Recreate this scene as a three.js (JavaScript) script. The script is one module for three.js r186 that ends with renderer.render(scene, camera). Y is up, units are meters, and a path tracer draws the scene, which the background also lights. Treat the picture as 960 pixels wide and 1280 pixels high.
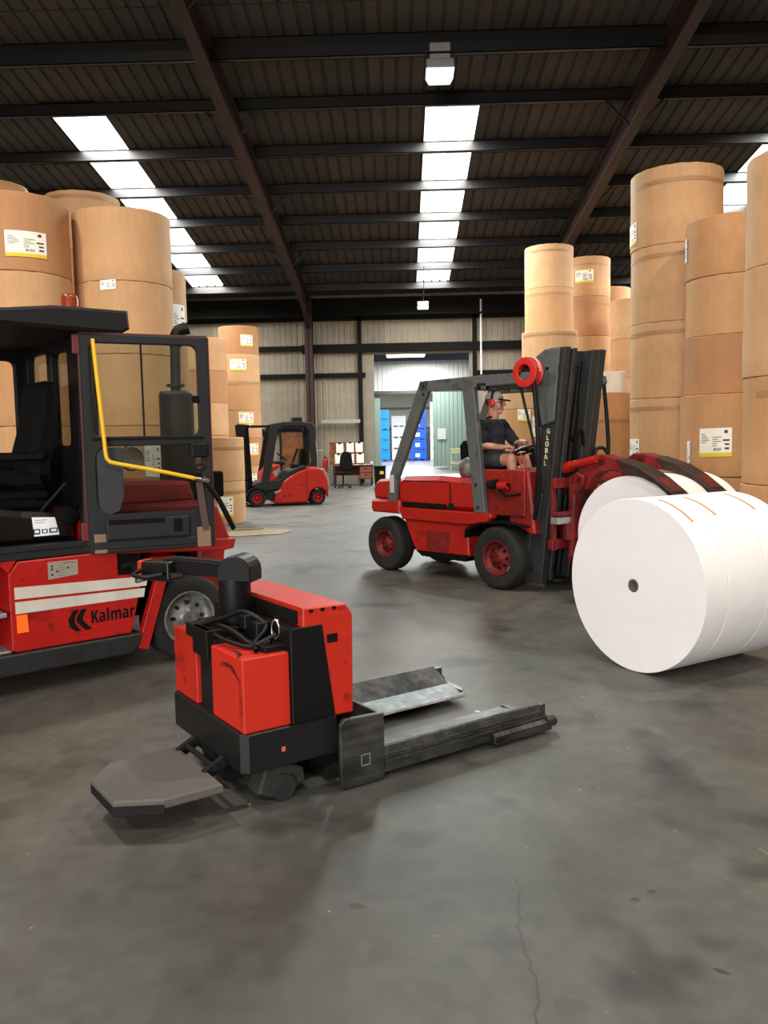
import * as THREE from 'three';
import { mergeGeometries } from 'three/addons/utils/BufferGeometryUtils.js';
import { RoundedBoxGeometry } from 'three/addons/geometries/RoundedBoxGeometry.js';
import { TextGeometry } from 'three/addons/geometries/TextGeometry.js';
import { FontLoader } from 'three/addons/loaders/FontLoader.js';
import { MarchingCubes } from 'three/addons/objects/MarchingCubes.js';
import { RectAreaLightUniformsLib } from 'three/addons/lights/RectAreaLightUniformsLib.js';
RectAreaLightUniformsLib.init();

// ---------------------------------------------------------------- camera, sky, lights, exposure
const scene = new THREE.Scene();
const rad = (d) => d * Math.PI / 180;
const camera = new THREE.PerspectiveCamera(2 * Math.atan(640 / 1035) * 180 / Math.PI, 960 / 1280, 0.05, 200);
camera.position.set(0, 1.6, 0);
camera.rotation.order = 'YXZ';
camera.rotation.set(rad(-5.0), rad(1.3), rad(-1.1));
scene.background = new THREE.Color(3.0, 3.1, 3.2);     // overcast sky, reached only through the unseen door opening behind the camera
const UNSEEN_DOOR = { x: -4.2, w: 5.6, h: 4.8, color: [1, 0.985, 0.975], radiance: 11 };  // daylight opening out of view, placed to light rolls and reels from the front
const renderer = new THREE.WebGLRenderer({ antialias: true });
renderer.toneMapping = THREE.LinearToneMapping;
renderer.toneMappingExposure = 1.45;
renderer.shadowMap.enabled = true;

const SKYLIGHT = { color: [1, 0.99, 0.96], radiance: 30 };
// high bay lamps: x, y, z, colour, radiance of the lamp face; the first two are in view, the others are out of view, placed to light rolls and trucks
const WARM = [1.0, 0.9, 0.78];
const BAYS = [
  [0.8, 8.02, -15.5, [0.72, 1.0, 0.93], 270, 'square high bay lamp glowing cyan white above the central aisle'],
  [0.76, 5.75, -27.0, [1, 0.95, 0.85], 60, 'small white lamp hanging on a wire before the end wall'],
  [0.8, 9.5, -5.0, WARM, 230, 'unseen high bay lamp lighting the powered pallet truck from above'],
  [-5.6, 9.5, -5.0, WARM, 520, 'unseen high bay lamp lighting the brown rolls behind the cab'],
  [6.6, 9.5, -5.0, WARM, 520, 'unseen high bay lamp lighting the brown rolls beside the white reels'],
  [0.8, 9.6, 6.0, WARM, 560, 'unseen high bay lamp past the ridge, lighting the centre from the front'],
  [-5.6, 9.6, 6.0, WARM, 560, 'unseen high bay lamp past the ridge, lighting the cab side'],
  [7.2, 9.6, 6.0, WARM, 460, 'unseen high bay lamp past the ridge, lighting the clamp side'],
];

// ---------------------------------------------------------------- helpers
let seed = 7;
const rnd = () => { seed = (seed + 0x6d2b79f5) | 0; let t = Math.imul(seed ^ (seed >>> 15), 1 | seed); t = (t + Math.imul(t ^ (t >>> 7), 61 | t)) ^ t; return ((t ^ (t >>> 14)) >>> 0) / 4294967296; };
const rr = (a, b) => a + (b - a) * rnd();
const V = (x, y, z) => new THREE.Vector3(x, y, z);
const hash = (x, y) => { let h = Math.imul(x, 374761393) + Math.imul(y, 668265263); h = Math.imul(h ^ (h >>> 13), 1274126177); return ((h ^ (h >>> 16)) >>> 0) / 4294967296; };
const sm = (t) => t * t * (3 - 2 * t);
const clamp = (v, a = 0, b = 1) => Math.min(b, Math.max(a, v));
function vnoise(x, y, p = 0) {          // value noise, with period p when given
  const xi = Math.floor(x), yi = Math.floor(y), u = sm(x - xi), v = sm(y - yi);
  const w = p ? (k) => ((k % p) + p) % p : (k) => k;
  const a = hash(w(xi), w(yi)), b = hash(w(xi + 1), w(yi)), c = hash(w(xi), w(yi + 1)), d = hash(w(xi + 1), w(yi + 1));
  return a + (b - a) * u + (c - a) * v + (a - b - c + d) * u * v;
}
function fbm(x, y, o, p = 0) { let s = 0, a = 0.5, n = 0; for (let i = 0; i < o; i++) { s += a * vnoise(x + i * 17, y + i * 31, p); n += a; a *= 0.5; x *= 2; y *= 2; p *= 2; } return s / n; }
function tex(w, h, fn, srgb = true) {
  const d = new Uint8Array(w * h * 4);
  for (let j = 0; j < h; j++) for (let i = 0; i < w; i++) {
    const c = fn(i / w, j / h), k = (j * w + i) * 4;
    for (let q = 0; q < 3; q++) d[k + q] = clamp(Array.isArray(c) ? c[q] : c) * 255;
    d[k + 3] = 255;
  }
  const t = new THREE.DataTexture(d, w, h); t.magFilter = THREE.LinearFilter; t.minFilter = THREE.LinearMipmapLinearFilter; t.generateMipmaps = true;
  t.wrapS = t.wrapT = THREE.RepeatWrapping; if (srgb) t.colorSpace = THREE.SRGBColorSpace; t.needsUpdate = true; return t;
}
function canvasTex(w, h, draw) {
  const c = document.createElement('canvas'); c.width = w; c.height = h; draw(c.getContext('2d'), w, h);
  const t = new THREE.CanvasTexture(c); t.colorSpace = THREE.SRGBColorSpace; return t;
}
const mat = (color, roughness = 0.6, o = {}) => new THREE.MeshStandardMaterial({ color, roughness, ...o });
const pmat = (color, roughness = 0.6, o = {}) => new THREE.MeshPhysicalMaterial({ color, roughness, ...o });

// geometry: everything becomes non-indexed with position, normal, uv (uv in metres, from the dominant axis of the face)
function prep(g, keepUV = false) {
  if (g.index) g = g.toNonIndexed();
  if (!g.attributes.normal) g.computeVertexNormals();
  if (!keepUV) {
    const p = g.attributes.position, uv = new Float32Array(p.count * 2), a = V(), b = V(), c = V();
    for (let i = 0; i < p.count; i += 3) {
      a.fromBufferAttribute(p, i); b.fromBufferAttribute(p, i + 1); c.fromBufferAttribute(p, i + 2);
      const n = b.clone().sub(a).cross(c.clone().sub(a)); const ax = Math.abs(n.x), ay = Math.abs(n.y), az = Math.abs(n.z);
      for (let k = 0; k < 3; k++) {
        const x = p.getX(i + k), y = p.getY(i + k), z = p.getZ(i + k);
        const [s, t] = ay >= ax && ay >= az ? [x, z] : ax >= az ? [z, y] : [x, y];
        uv[(i + k) * 2] = s; uv[(i + k) * 2 + 1] = t;
      }
    }
    g.setAttribute('uv', new THREE.BufferAttribute(uv, 2));
  }
  for (const k of Object.keys(g.attributes)) if (!['position', 'normal', 'uv', 'color'].includes(k)) g.deleteAttribute(k);
  return g;
}
function swapAxes(g, f) {               // maps positions and normals by f and turns the faces round (f is a reflection)
  g = g.index ? g.toNonIndexed() : g;
  for (const name of ['position', 'normal']) {
    const a = g.attributes[name];
    for (let i = 0; i < a.count; i++) { const [x, y, z] = f(a.getX(i), a.getY(i), a.getZ(i)); a.setXYZ(i, x, y, z); }
    for (let i = 0; i < a.count; i += 3) { const q = [1, 2].map((k) => [a.getX(i + k), a.getY(i + k), a.getZ(i + k)]); a.setXYZ(i + 1, ...q[1]); a.setXYZ(i + 2, ...q[0]); }
  }
  return g;
}
function shapeOf(pts, holes = []) { const s = new THREE.Shape(pts.map(([x, y]) => new THREE.Vector2(x, y))); for (const h of holes) s.holes.push(new THREE.Path(h.map(([x, y]) => new THREE.Vector2(x, y)))); return s; }
function extr(pts, d, bv = 0.006, holes = []) {   // extruded along z from 0 to d, with a small chamfer
  bv = Math.min(bv, d * 0.4);
  const g = new THREE.ExtrudeGeometry(shapeOf(pts, holes), bv > 0 ? { depth: d - 2 * bv, bevelEnabled: true, bevelThickness: bv, bevelSize: bv, bevelOffset: -bv, bevelSegments: 1, curveSegments: 6 } : { depth: d, bevelEnabled: false });
  if (bv > 0) g.translate(0, 0, bv);
  return g;
}
// vehicle axes: x = left, y = up, z = forward
const side = (pts, x0, x1, bv, holes) => prep(swapAxes(extr(pts, x1 - x0, bv, holes), (a, b, c) => [c, b, a]).translate(x0, 0, 0));       // pts are [forward, up]
const plan = (pts, y0, y1, bv, holes) => prep(swapAxes(extr(pts, y1 - y0, bv, holes), (a, b, c) => [a, c, b]).translate(0, y0, 0));       // pts are [left, forward]
const face = (pts, z0, z1, bv, holes) => prep(extr(pts, z1 - z0, bv, holes).translate(0, 0, z0));                                           // pts are [left, up]
const box = (x0, x1, y0, y1, z0, z1, r = 0.006) => { r = Math.min(r, 0.45 * Math.min(x1 - x0, y1 - y0, z1 - z0)); const g = r > 0 ? new RoundedBoxGeometry(x1 - x0, y1 - y0, z1 - z0, 1, r) : new THREE.BoxGeometry(x1 - x0, y1 - y0, z1 - z0); return prep(g.translate((x0 + x1) / 2, (y0 + y1) / 2, (z0 + z1) / 2)); };
const tube = (pts, r, seg = 6, n, closed = false) => { const P = pts.map((p) => V(...p)); const c = new THREE.CatmullRomCurve3(P, closed, 'catmullrom', 0.4); return prep(new THREE.TubeGeometry(c, n || P.length * 5, r, seg, closed)); };
function bar(a, b, r, seg = 10, r2 = r) {           // a straight round bar
  const A = V(...a), B = V(...b), d = B.clone().sub(A), g = new THREE.CylinderGeometry(r2, r, d.length(), seg);
  g.applyQuaternion(new THREE.Quaternion().setFromUnitVectors(V(0, 1, 0), d.normalize())); const m = A.add(B).multiplyScalar(0.5); return prep(g.translate(m.x, m.y, m.z));
}
function beam(a, b, w, h, up = [0, 1, 0], r = 0.005) {     // a straight rectangular bar, h measured along up
  const A = V(...a), B = V(...b), z = B.clone().sub(A), L = z.length(); z.normalize(); const x = V(...up).cross(z).normalize(), y = z.clone().cross(x);
  const g = r ? new RoundedBoxGeometry(w, h, L, 1, Math.min(r, w * 0.4, h * 0.4)) : new THREE.BoxGeometry(w, h, L); const m = A.add(B).multiplyScalar(0.5);
  return prep(g).applyMatrix4(new THREE.Matrix4().makeBasis(x, y, z).setPosition(m));
}
const lathe = (pts, seg = 32) => prep(new THREE.LatheGeometry(pts.map(([r, y]) => new THREE.Vector2(r, y)), seg));
function fitUV(g, u, v, su = 1) {          // uv 0..1 over the extent of the sheet along two axes (su -1 turns u round)
  const p = g.attributes.position, a = g.attributes.uv, U = 'xyz'.indexOf(u), W = 'xyz'.indexOf(v), r = [[1e9, -1e9], [1e9, -1e9]];
  for (let i = 0; i < p.count; i++) [U, W].forEach((k, q) => { const c = p.array[i * 3 + k]; r[q][0] = Math.min(r[q][0], c); r[q][1] = Math.max(r[q][1], c); });
  for (let i = 0; i < p.count; i++) { const [s, t] = [U, W].map((k, q) => (p.array[i * 3 + k] - r[q][0]) / (r[q][1] - r[q][0])); a.setXY(i, su > 0 ? s : 1 - s, t); }
  return g;
}
const turnX = (g) => g.applyMatrix4(new THREE.Matrix4().makeRotationZ(-Math.PI / 2));   // a lathe axis from y to x
const merge = (l) => l.length > 1 ? mergeGeometries(l) : l[0];
const taken = {};
function numbered(n) { const k = taken[n] = (taken[n] ?? -1) + 1; return k ? n + '_' + String(k).padStart(3, '0') : n; }
function shade(o) { o.castShadow = o.receiveShadow = true; return o; }
function part(parent, name, geos, m, label) { const o = shade(new THREE.Mesh(merge(Array.isArray(geos) ? geos : [geos]), m)); o.name = name; if (label) o.userData.label = label; parent.add(o); return o; }
function thing(name, label, category, pos = [0, 0, 0], turn = 0, group) {
  const o = new THREE.Group(); o.name = numbered(name); o.position.set(...pos); o.rotation.y = turn; o.userData = { label, category }; if (group) o.userData.group = group; scene.add(o); return o;
}
function struct(name, pos = [0, 0, 0]) { const o = new THREE.Group(); o.name = name; o.position.set(...pos); o.userData = { kind: 'structure' }; scene.add(o); return o; }
function noteStruct(o, label, category) { o.userData.label = label; o.userData.category = category; return o; }
const sub = (parent, name) => { const g = new THREE.Group(); g.name = name; parent.add(g); return g; };

// ---------------------------------------------------------------- materials
const scuff = tex(512, 512, (u, v) => {
  const a = fbm(u * 6, v * 6, 5, 6), b = fbm(u * 24 + 5, v * 24, 3, 24), s = vnoise(u * 60, v * 4, 0) * 0.5 + 0.5;
  let k = 0.93 + 0.14 * (a - 0.5); if (a > 0.62) k -= (a - 0.62) * 3.2 * b; if (b > 0.7) k -= 0.4 * (b - 0.7) * s * 4; const c = fbm(u * 3 + v * 40, v * 3 - u * 2, 3); if (c > 0.7) k += (c - 0.7) * 0.5; return k;
});
const grimeT = tex(512, 512, (u, v) => { const a = fbm(u * 5, v * 5, 6, 5), b = fbm(u * 30, v * 30, 3, 30); return 0.72 + 0.45 * (a - 0.5) + 0.35 * (b - 0.5); });
const steelT = tex(512, 512, (u, v) => { const a = fbm(u * 4, v * 50, 4, 0), b = fbm(u * 6, v * 6, 5, 6), c = vnoise(u * 2 + 9, v * 160); return 0.62 + 0.35 * (a - 0.5) + 0.7 * (b - 0.5) + 0.16 * (c - 0.5); });
const kraftT = tex(512, 512, (u, v) => { const a = fbm(u * 40, v * 8, 3, 8), b = fbm(u * 4, v * 4, 5, 4), c = vnoise(u * 256, v * 256, 256); const k = 0.93 + 0.05 * (a - 0.5) + 0.09 * (b - 0.5) + 0.04 * (c - 0.5); return [k, k * 0.995, k * 0.985]; });
const wrinkleT = tex(512, 512, (u, v) => { const a = fbm(u * 3, v * 12, 5, 3), b = fbm(u * 8 + 3, v * 3, 4, 0); return 0.5 + 0.5 * (a - 0.5) + 0.3 * (b - 0.5); }, false);
const streakT = tex(512, 512, (u, v) => { const a = fbm(u * 24, v * 2, 4, 0), b = fbm(u * 5, v * 5, 4, 5); return 0.93 + 0.07 * (a - 0.5) + 0.1 * (b - 0.5); });
const M = {
  red: mat('#b3190f', 0.42, { map: scuff }), redJack: mat('#c22714', 0.45, { map: scuff }), redOld: mat('#9c1a16', 0.6, { map: grimeT }), redLinde: mat('#bd1a0d', 0.4, { map: scuff }),
  maroon: mat('#2a0d0b', 0.6), black: pmat('#0c0c0d', 0.5, { specularIntensity: 0.5 }), blackRough: pmat('#0b0b0b', 0.85, { specularIntensity: 0.3 }), blackGloss: mat('#0a0b0d', 0.25), dark: pmat('#1c1d1e', 0.7, { map: grimeT, specularIntensity: 0.5 }), girt: pmat('#151513', 0.9, { specularIntensity: 0.3 }),
  grey: mat('#5a5f60', 0.5, { map: scuff }), greyDark: mat('#282b2d', 0.55, { map: scuff }), trim: pmat('#1d1f21', 0.55, { specularIntensity: 0.6 }), rubber: mat('#1d1d1d', 0.85, { map: grimeT }), rubberGrey: mat('#2c2c2c', 0.85, { map: grimeT }),
  steel: mat('#8a8b8d', 0.44, { metalness: 0.8, map: grimeT }), steelDark: mat('#6a6a69', 0.5, { metalness: 0.6, map: steelT }), chrome: mat('#c8c8c8', 0.2, { metalness: 1 }), alu: mat('#9fa19f', 0.45, { metalness: 0.6 }),
  yellow: mat('#e3b315', 0.4), white: mat('#e8e6e0', 0.6), offwhite: mat('#c9c4ba', 0.7, { map: streakT }), orange: mat('#ff6a10', 0.6), amber: pmat('#b0451a', 0.25, { transmission: 0.5, thickness: 0 }),
  glass: pmat('#e4e8e4', 0.03, { transmission: 1, thickness: 0, ior: 1.5 }), glassTint: pmat('#c9ccc8', 0.05, { transmission: 1, thickness: 0 }),
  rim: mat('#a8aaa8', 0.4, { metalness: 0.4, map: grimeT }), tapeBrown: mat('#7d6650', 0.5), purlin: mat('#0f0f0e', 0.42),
  roof: mat('#8a8176', 0.75, { map: grimeT, metalness: 0 }), wallSheet: mat('#a39b8b', 0.7, { map: streakT }),
  skin: mat('#c98f78', 0.6), shirt: mat('#22242a', 0.9), shorts: mat('#33353a', 0.9), hair: mat('#3a2f28', 0.8), kraft: mat('#c08e5c', 0.75, { map: kraftT }),
};
const font = await new FontLoader().loadAsync('fonts/droid/droid_sans_bold.typeface.json');
const text = (s, size, d = 0.002) => prep(new TextGeometry(s, { font, size, depth: d, curveSegments: 4, bevelEnabled: false }));

// ---------------------------------------------------------------- the setting
// floor: one colour function in world metres, sampled finely near the camera and coarsely beyond
const XL = -12.1, XR = 13.1, ZB = -30.8, ZF = 10, ZROOM = -46, ZFAR = -68;
function floorCol(x, z) {
  const big = fbm(x * 0.35 + 3, z * 0.35 + 8, 4), mid = fbm(x * 1.7 + 11, z * 1.7, 5), fine = fbm(x * 14, z * 14 + 5, 3), streak = fbm(x * 1.1 + z * 0.5 + 4, z * 0.18 - x * 0.08, 4), rub = fbm(x * 2.4 + 40, z * 2.4 - 12, 4);
  let k = 0.322 + 0.08 * (big - 0.5) + 0.12 * (mid - 0.5) + 0.07 * (fine - 0.5) + 0.09 * (streak - 0.5);
  if (rub > 0.62) k -= (rub - 0.62) * 0.6;
  const speck = vnoise(x * 42 + 7, z * 42); if (speck > 0.985) k += 0.12 * (vnoise(x * 3, z * 3) > 0.5 ? 1 : -1);
  const warm = clamp((fbm(x * 0.5 + 20, z * 0.5 + 2, 3) - 0.35) * 2);
  return [k * (0.985 + 0.04 * warm), k * 0.99, k * (0.955 - 0.05 * warm)];
}
function floorTex(n, m, x0, x1, z0, z1, strokes) {
  return canvasTex(n, m, (c) => {
    const im = c.createImageData(n, m);
    for (let j = 0; j < m; j++) for (let i = 0; i < n; i++) { const q = floorCol(x0 + (i + 0.5) / n * (x1 - x0), z0 + (j + 0.5) / m * (z1 - z0)), k = (j * n + i) * 4; for (let s = 0; s < 3; s++) im.data[k + s] = clamp(q[s]) * 255; im.data[k + 3] = 255; }
    c.putImageData(im, 0, 0);
    if (strokes) strokes((x) => (x - x0) / (x1 - x0) * n, (z) => (z - z0) / (z1 - z0) * m, c, n / (x1 - x0));
  });
}
function blob(c, px, pz, w, h, turn, color, n = 14) { c.save(); c.translate(px, pz); c.rotate(turn); c.fillStyle = color; c.beginPath(); for (let i = 0; i < n; i++) { const a = i / n * 6.283, r = 0.6 + 0.5 * rnd(); c[i ? 'lineTo' : 'moveTo'](Math.cos(a) * w * r, Math.sin(a) * h * r); } c.fill(); c.restore(); }
function crack(c, X, Z, pts, w, color) { c.strokeStyle = color; c.lineWidth = w; c.beginPath(); pts.forEach(([x, z], i) => { if (!i) { c.moveTo(X(x), Z(z)); return; } const [px, pz] = pts[i - 1]; for (let k = 1; k <= 8; k++) { const t = k / 8; c.lineTo(X(px + (x - px) * t + rr(-0.012, 0.012)), Z(pz + (z - pz) * t + rr(-0.012, 0.012))); } }); c.stroke(); }
const NEAR = [-4, 4, -9, -1];
const nearTex = floorTex(2048, 2048, ...NEAR, (X, Z, c, s) => {
  crack(c, X, Z, [[0.4, -2.9], [0.36, -2.6], [0.37, -2.35], [0.33, -2.0], [0.35, -1.5]], 1.6, 'rgba(40,38,34,0.75)');
  crack(c, X, Z, [[1.5, -3.2], [1.7, -2.95], [2.0, -2.7]], 1.2, 'rgba(190,186,176,0.5)');
  crack(c, X, Z, [[1.35, -3.1], [1.42, -2.85]], 1.3, 'rgba(190,186,176,0.55)');
  for (const [x, z, w, h, t] of [[0.93, -2.36, 0.03, 0.012, 0.6], [1.13, -2.18, 0.035, 0.012, 0.3], [0.78, -2.75, 0.02, 0.014, 0], [-0.18, -2.72, 0.035, 0.02, 0.2], [0.85, -2.8, 0.018, 0.012, 0], [-1.15, -1.86, 0.03, 0.02, 0.4]]) blob(c, X(x), Z(z), w * s, h * s, t, 'rgba(38,35,31,0.8)');
  for (let i = 0; i < 46; i++) blob(c, X(rr(-3.8, 3.8)), Z(rr(-8.5, -1.4)), rr(0.02, 0.12) * s, rr(0.01, 0.05) * s, rr(0, 3), `rgba(46,43,38,${rr(0.12, 0.35)})`);
  for (let i = 0; i < 70; i++) blob(c, X(rr(-3.8, 3.8)), Z(rr(-6, -1.4)), rr(0.003, 0.009) * s, rr(0.003, 0.006) * s, rr(0, 3), `rgba(205,200,190,${rr(0.4, 0.9)})`, 7);
  c.lineCap = 'round';
  for (let i = 0; i < 26; i++) { const x = rr(-3.5, 3.5), z = rr(-8.5, -2), a = rr(-0.5, 0.5), l = rr(0.6, 2.2); c.strokeStyle = `rgba(45,42,38,${rr(0.05, 0.14)})`; c.lineWidth = rr(0.04, 0.18) * s; c.beginPath(); c.moveTo(X(x), Z(z)); c.quadraticCurveTo(X(x + Math.sin(a) * l * 0.6), Z(z + l * 0.4), X(x + Math.sin(a) * l), Z(Math.min(-1.2, z + l))); c.stroke(); }
  for (const [x, z] of [[0.25, -4.55], [0.3, -4.62], [0.42, -4.75], [0.2, -4.9]]) blob(c, X(x), Z(z), 0.02 * s, 0.012 * s, 0.5, 'rgba(220,216,208,0.8)', 8);
});
const FARR = [XL, XR, ZB - 0.3, ZF];
const farTex = floorTex(1024, 2048, ...FARR, (X, Z, c, s) => {
  for (const [x, z, w, h, t] of [[-2.05, -11.4, 0.16, 0.1, 0.2], [-1.95, -11.9, 0.12, 0.05, 0], [-1.95, -10.3, 0.22, 0.09, 0.2], [-1.75, -10.15, 0.2, 0.06, 0.3], [-2.4, -13, 0.5, 0.08, 0.1], [-1.6, -13.6, 0.4, 0.08, 0.2], [-2.6, -10.4, 0.14, 0.06, 0]]) blob(c, X(x), Z(z), w * s, h * s, t, 'rgba(38,36,30,0.7)');
  for (let i = 0; i < 60; i++) blob(c, X(rr(-3, 3)), Z(rr(-28, -9.2)), rr(0.1, 0.5) * s, rr(0.02, 0.12) * s, rr(-0.4, 0.4), `rgba(46,43,38,${rr(0.1, 0.3)})`);
});
const floorM = (t) => mat('#ffffff', 0.55, { map: t, bumpMap: grimeT, bumpScale: 0.0008 });
function slab(x0, x1, z0, z1, R) {       // a slab with its top at 0 and uv from world metres over the range R of its texture
  const g = new THREE.BoxGeometry(x1 - x0, 0.2, z1 - z0).translate((x0 + x1) / 2, -0.1, (z0 + z1) / 2).toNonIndexed(), p = g.attributes.position, uv = g.attributes.uv;
  for (let i = 0; i < p.count; i++) uv.setXY(i, (p.getX(i) - R[0]) / (R[1] - R[0]), 1 - (p.getZ(i) - R[2]) / (R[3] - R[2]));
  return g;
}
const floor = struct('floor');
part(floor, 'concrete_slab', slab(...NEAR, NEAR), floorM(nearTex));
const farM = floorM(farTex);
for (const [a, b, c, d] of [[XL, XR, ZB, -9], [XL, -4, -9, -1], [4, XR, -9, -1], [XL, XR, -1, ZF]]) part(floor, 'concrete_slab', slab(a, b, c, d, FARR), farM);
part(floor, 'concrete_slab', box(-8, 9, -0.2, 0, ZFAR, ZB, 0), mat('#8e8b94', 0.45, { map: grimeT }));

// roof: purlins on sloping rafters, corrugated sheets, skylight strips; the ridge is at z = 2
const PITCH = 0.125, RIDGE = 2, roofY = (z) => z <= RIDGE ? 6.85 + (31 + z) * PITCH : 6.85 + (31 + RIDGE) * PITCH - (z - RIDGE) * PITCH;
const MOD = 1.12, X0 = 0.62, STRIPS = [-7, 0, 7];
const ceiling = struct('ceiling');
function sheetGeo(w, len, n = 4, rise = 0.04) {       // corrugated sheet lying in xz, ribs rising upward, from x 0..w and z 0..len
  const pr = [], s = w / n; for (let i = 0; i < n; i++) { const o = i * s; pr.push([o, 0], [o + s - 0.075, 0], [o + s - 0.058, rise], [o + s - 0.017, rise]); } pr.push([w, 0]);
  const up = pr.map(([x, y]) => [x, y + 0.006]).reverse();
  const g = new THREE.ExtrudeGeometry(shapeOf([...pr, ...up]), { depth: len, bevelEnabled: false }); return prep(g);
}
const sheetLen = 5.5, roofSheet = sheetGeo(MOD, sheetLen + 0.02), sky2 = sheetGeo(MOD, 2.0);
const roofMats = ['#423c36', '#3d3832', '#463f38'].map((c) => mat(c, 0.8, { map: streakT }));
const tilt = Math.atan(PITCH);
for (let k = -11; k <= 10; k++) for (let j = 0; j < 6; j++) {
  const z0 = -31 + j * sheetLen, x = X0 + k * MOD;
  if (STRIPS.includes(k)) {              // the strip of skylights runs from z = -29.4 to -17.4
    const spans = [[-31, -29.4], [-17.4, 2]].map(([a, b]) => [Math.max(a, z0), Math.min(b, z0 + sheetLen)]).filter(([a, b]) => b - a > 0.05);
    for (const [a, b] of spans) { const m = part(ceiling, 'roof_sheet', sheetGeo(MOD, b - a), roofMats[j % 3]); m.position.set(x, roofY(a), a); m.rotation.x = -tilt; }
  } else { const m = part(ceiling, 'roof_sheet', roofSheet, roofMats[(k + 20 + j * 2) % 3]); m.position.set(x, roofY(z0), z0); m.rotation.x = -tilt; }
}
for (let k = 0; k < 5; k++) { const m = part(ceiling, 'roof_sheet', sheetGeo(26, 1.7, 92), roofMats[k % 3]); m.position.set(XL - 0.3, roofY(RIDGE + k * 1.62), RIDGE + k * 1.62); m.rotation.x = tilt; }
part(ceiling, 'roof_deck', merge([beam([0.5, roofY(-31) + 0.14, -31.2], [0.5, roofY(2) + 0.14, 2.0], 26, 0.04, [0, 1, 0], 0)]).clone(), M.purlin);
part(ceiling, 'roof_deck', beam([0.5, roofY(2) + 0.14, 2], [0.5, roofY(10.2) + 0.14, 10.2], 26, 0.04, [0, 1, 0], 0), M.purlin);
const skyM = mat('#f4f4f0', 0.6, { emissive: new THREE.Color(1.6, 1.6, 1.58) });
for (const k of STRIPS) for (let j = 0; j < 6; j++) {
  const z0 = -29.4 + j * 2, x = X0 + k * MOD; const m = part(ceiling, 'skylight_panel', sky2, skyM, 'translucent skylight sheet bright with daylight'); m.position.set(x, roofY(z0), z0); m.rotation.x = -tilt;
  const L = new THREE.RectAreaLight(new THREE.Color(...SKYLIGHT.color), SKYLIGHT.radiance, MOD - 0.05, 1.9); L.position.set(x + MOD / 2, roofY(z0 + 1) - 0.02, z0 + 1); L.rotation.set(-Math.PI / 2 - tilt, 0, 0); scene.add(L);
}
for (const k of STRIPS) part(ceiling, 'rib_filler', box(X0 + k * MOD, X0 + (k + 1) * MOD, roofY(-17.38) - 0.012, roofY(-17.38) + 0.07, -17.42, -17.29, 0), M.purlin);  // added strip that hides the glow of the skylight rib ends
// cold rolled purlins: web, two flanges and a lip each
const PUR = []; for (let z = -29.4; z < 2; z += 2) PUR.push(z); PUR.push(3.5, 5.5, 7.5, 9.5);
for (const z of PUR) {
  const y = roofY(z), deep = Math.abs(z + 15.4) < 0.1 ? 0.42 : 0.27;
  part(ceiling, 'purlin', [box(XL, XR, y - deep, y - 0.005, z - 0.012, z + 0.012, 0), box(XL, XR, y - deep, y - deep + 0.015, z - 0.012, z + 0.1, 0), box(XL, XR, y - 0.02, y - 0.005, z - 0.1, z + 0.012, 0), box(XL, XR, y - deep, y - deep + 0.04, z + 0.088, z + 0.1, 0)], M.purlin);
}
// portal frames: rafters with flanges, haunches and columns
const FR = [-11.3, -3.3, 4.8, 12.85];
for (const x of FR) {
  const y = (z) => roofY(z) - 0.28;
  const I = (z0, z1, d) => { const a = [x, y(z0) - d / 2, z0], b = [x, y(z1) - d / 2, z1]; return [beam(a, b, 0.02, d, [0, 1, 0], 0), beam([x, y(z0) - d, z0], [x, y(z1) - d, z1], 0.22, 0.03, [0, 1, 0], 0), beam([x, y(z0), z0], [x, y(z1), z1], 0.22, 0.03, [0, 1, 0], 0)]; };
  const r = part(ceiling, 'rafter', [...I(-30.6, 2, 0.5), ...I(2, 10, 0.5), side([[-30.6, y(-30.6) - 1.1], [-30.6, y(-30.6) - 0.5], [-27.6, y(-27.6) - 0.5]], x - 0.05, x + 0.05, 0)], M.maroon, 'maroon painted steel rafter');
  for (const z of [-25.4, -21.4, -17.4, -13.4, -9.4]) for (const s of [-1, 1]) part(ceiling, 'fly_brace', beam([x + s * 0.04, y(z) - 0.5, z], [x + s * 0.6, roofY(z) - 0.24, z], 0.04, 0.04, [0, 0, 1], 0), M.purlin);
  part(ceiling, 'column', [box(x - 0.012, x + 0.012, 0, y(-30.4), -30.65, -30.25, 0), box(x - 0.14, x + 0.14, 0, y(-30.4), -30.28, -30.25, 0), box(x - 0.14, x + 0.14, 0, y(-30.4), -30.66, -30.63, 0)], M.maroon, 'maroon steel column against the end wall');
}

// end wall with the big doorway
const DX0 = -0.98, DX1 = 2.6, DH = 4.72;
const wallEnd = struct('wall_back');
const wallMats = ['#958c7b', '#8e8574', '#9b9281'].map((c) => mat(c, 0.75, { map: streakT }));
function wallSheet(x, w, y0, y1, m) { const o = part(wallEnd, 'wall_sheet', sheetGeo(w, y1 - y0, Math.max(1, Math.round(w / 0.21)), 0.014), m); o.rotation.x = -Math.PI / 2; o.position.set(x, y0, ZB + 0.02); return o; }
for (let k = 0, x = XL; x < XR - 0.01; k++, x += 1.05) {
  const w = Math.min(1.05, XR - x), m = wallMats[(k * 7) % 3];
  if (x + w <= DX0 || x >= DX1) wallSheet(x, w, 0, 6.9, m);
  else { wallSheet(x, w, DH, 6.9, m); if (x < DX0) wallSheet(x, DX0 - x, 0, DH, m); if (x + w > DX1) wallSheet(DX1, x + w - DX1, 0, DH, m); }
}
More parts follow.
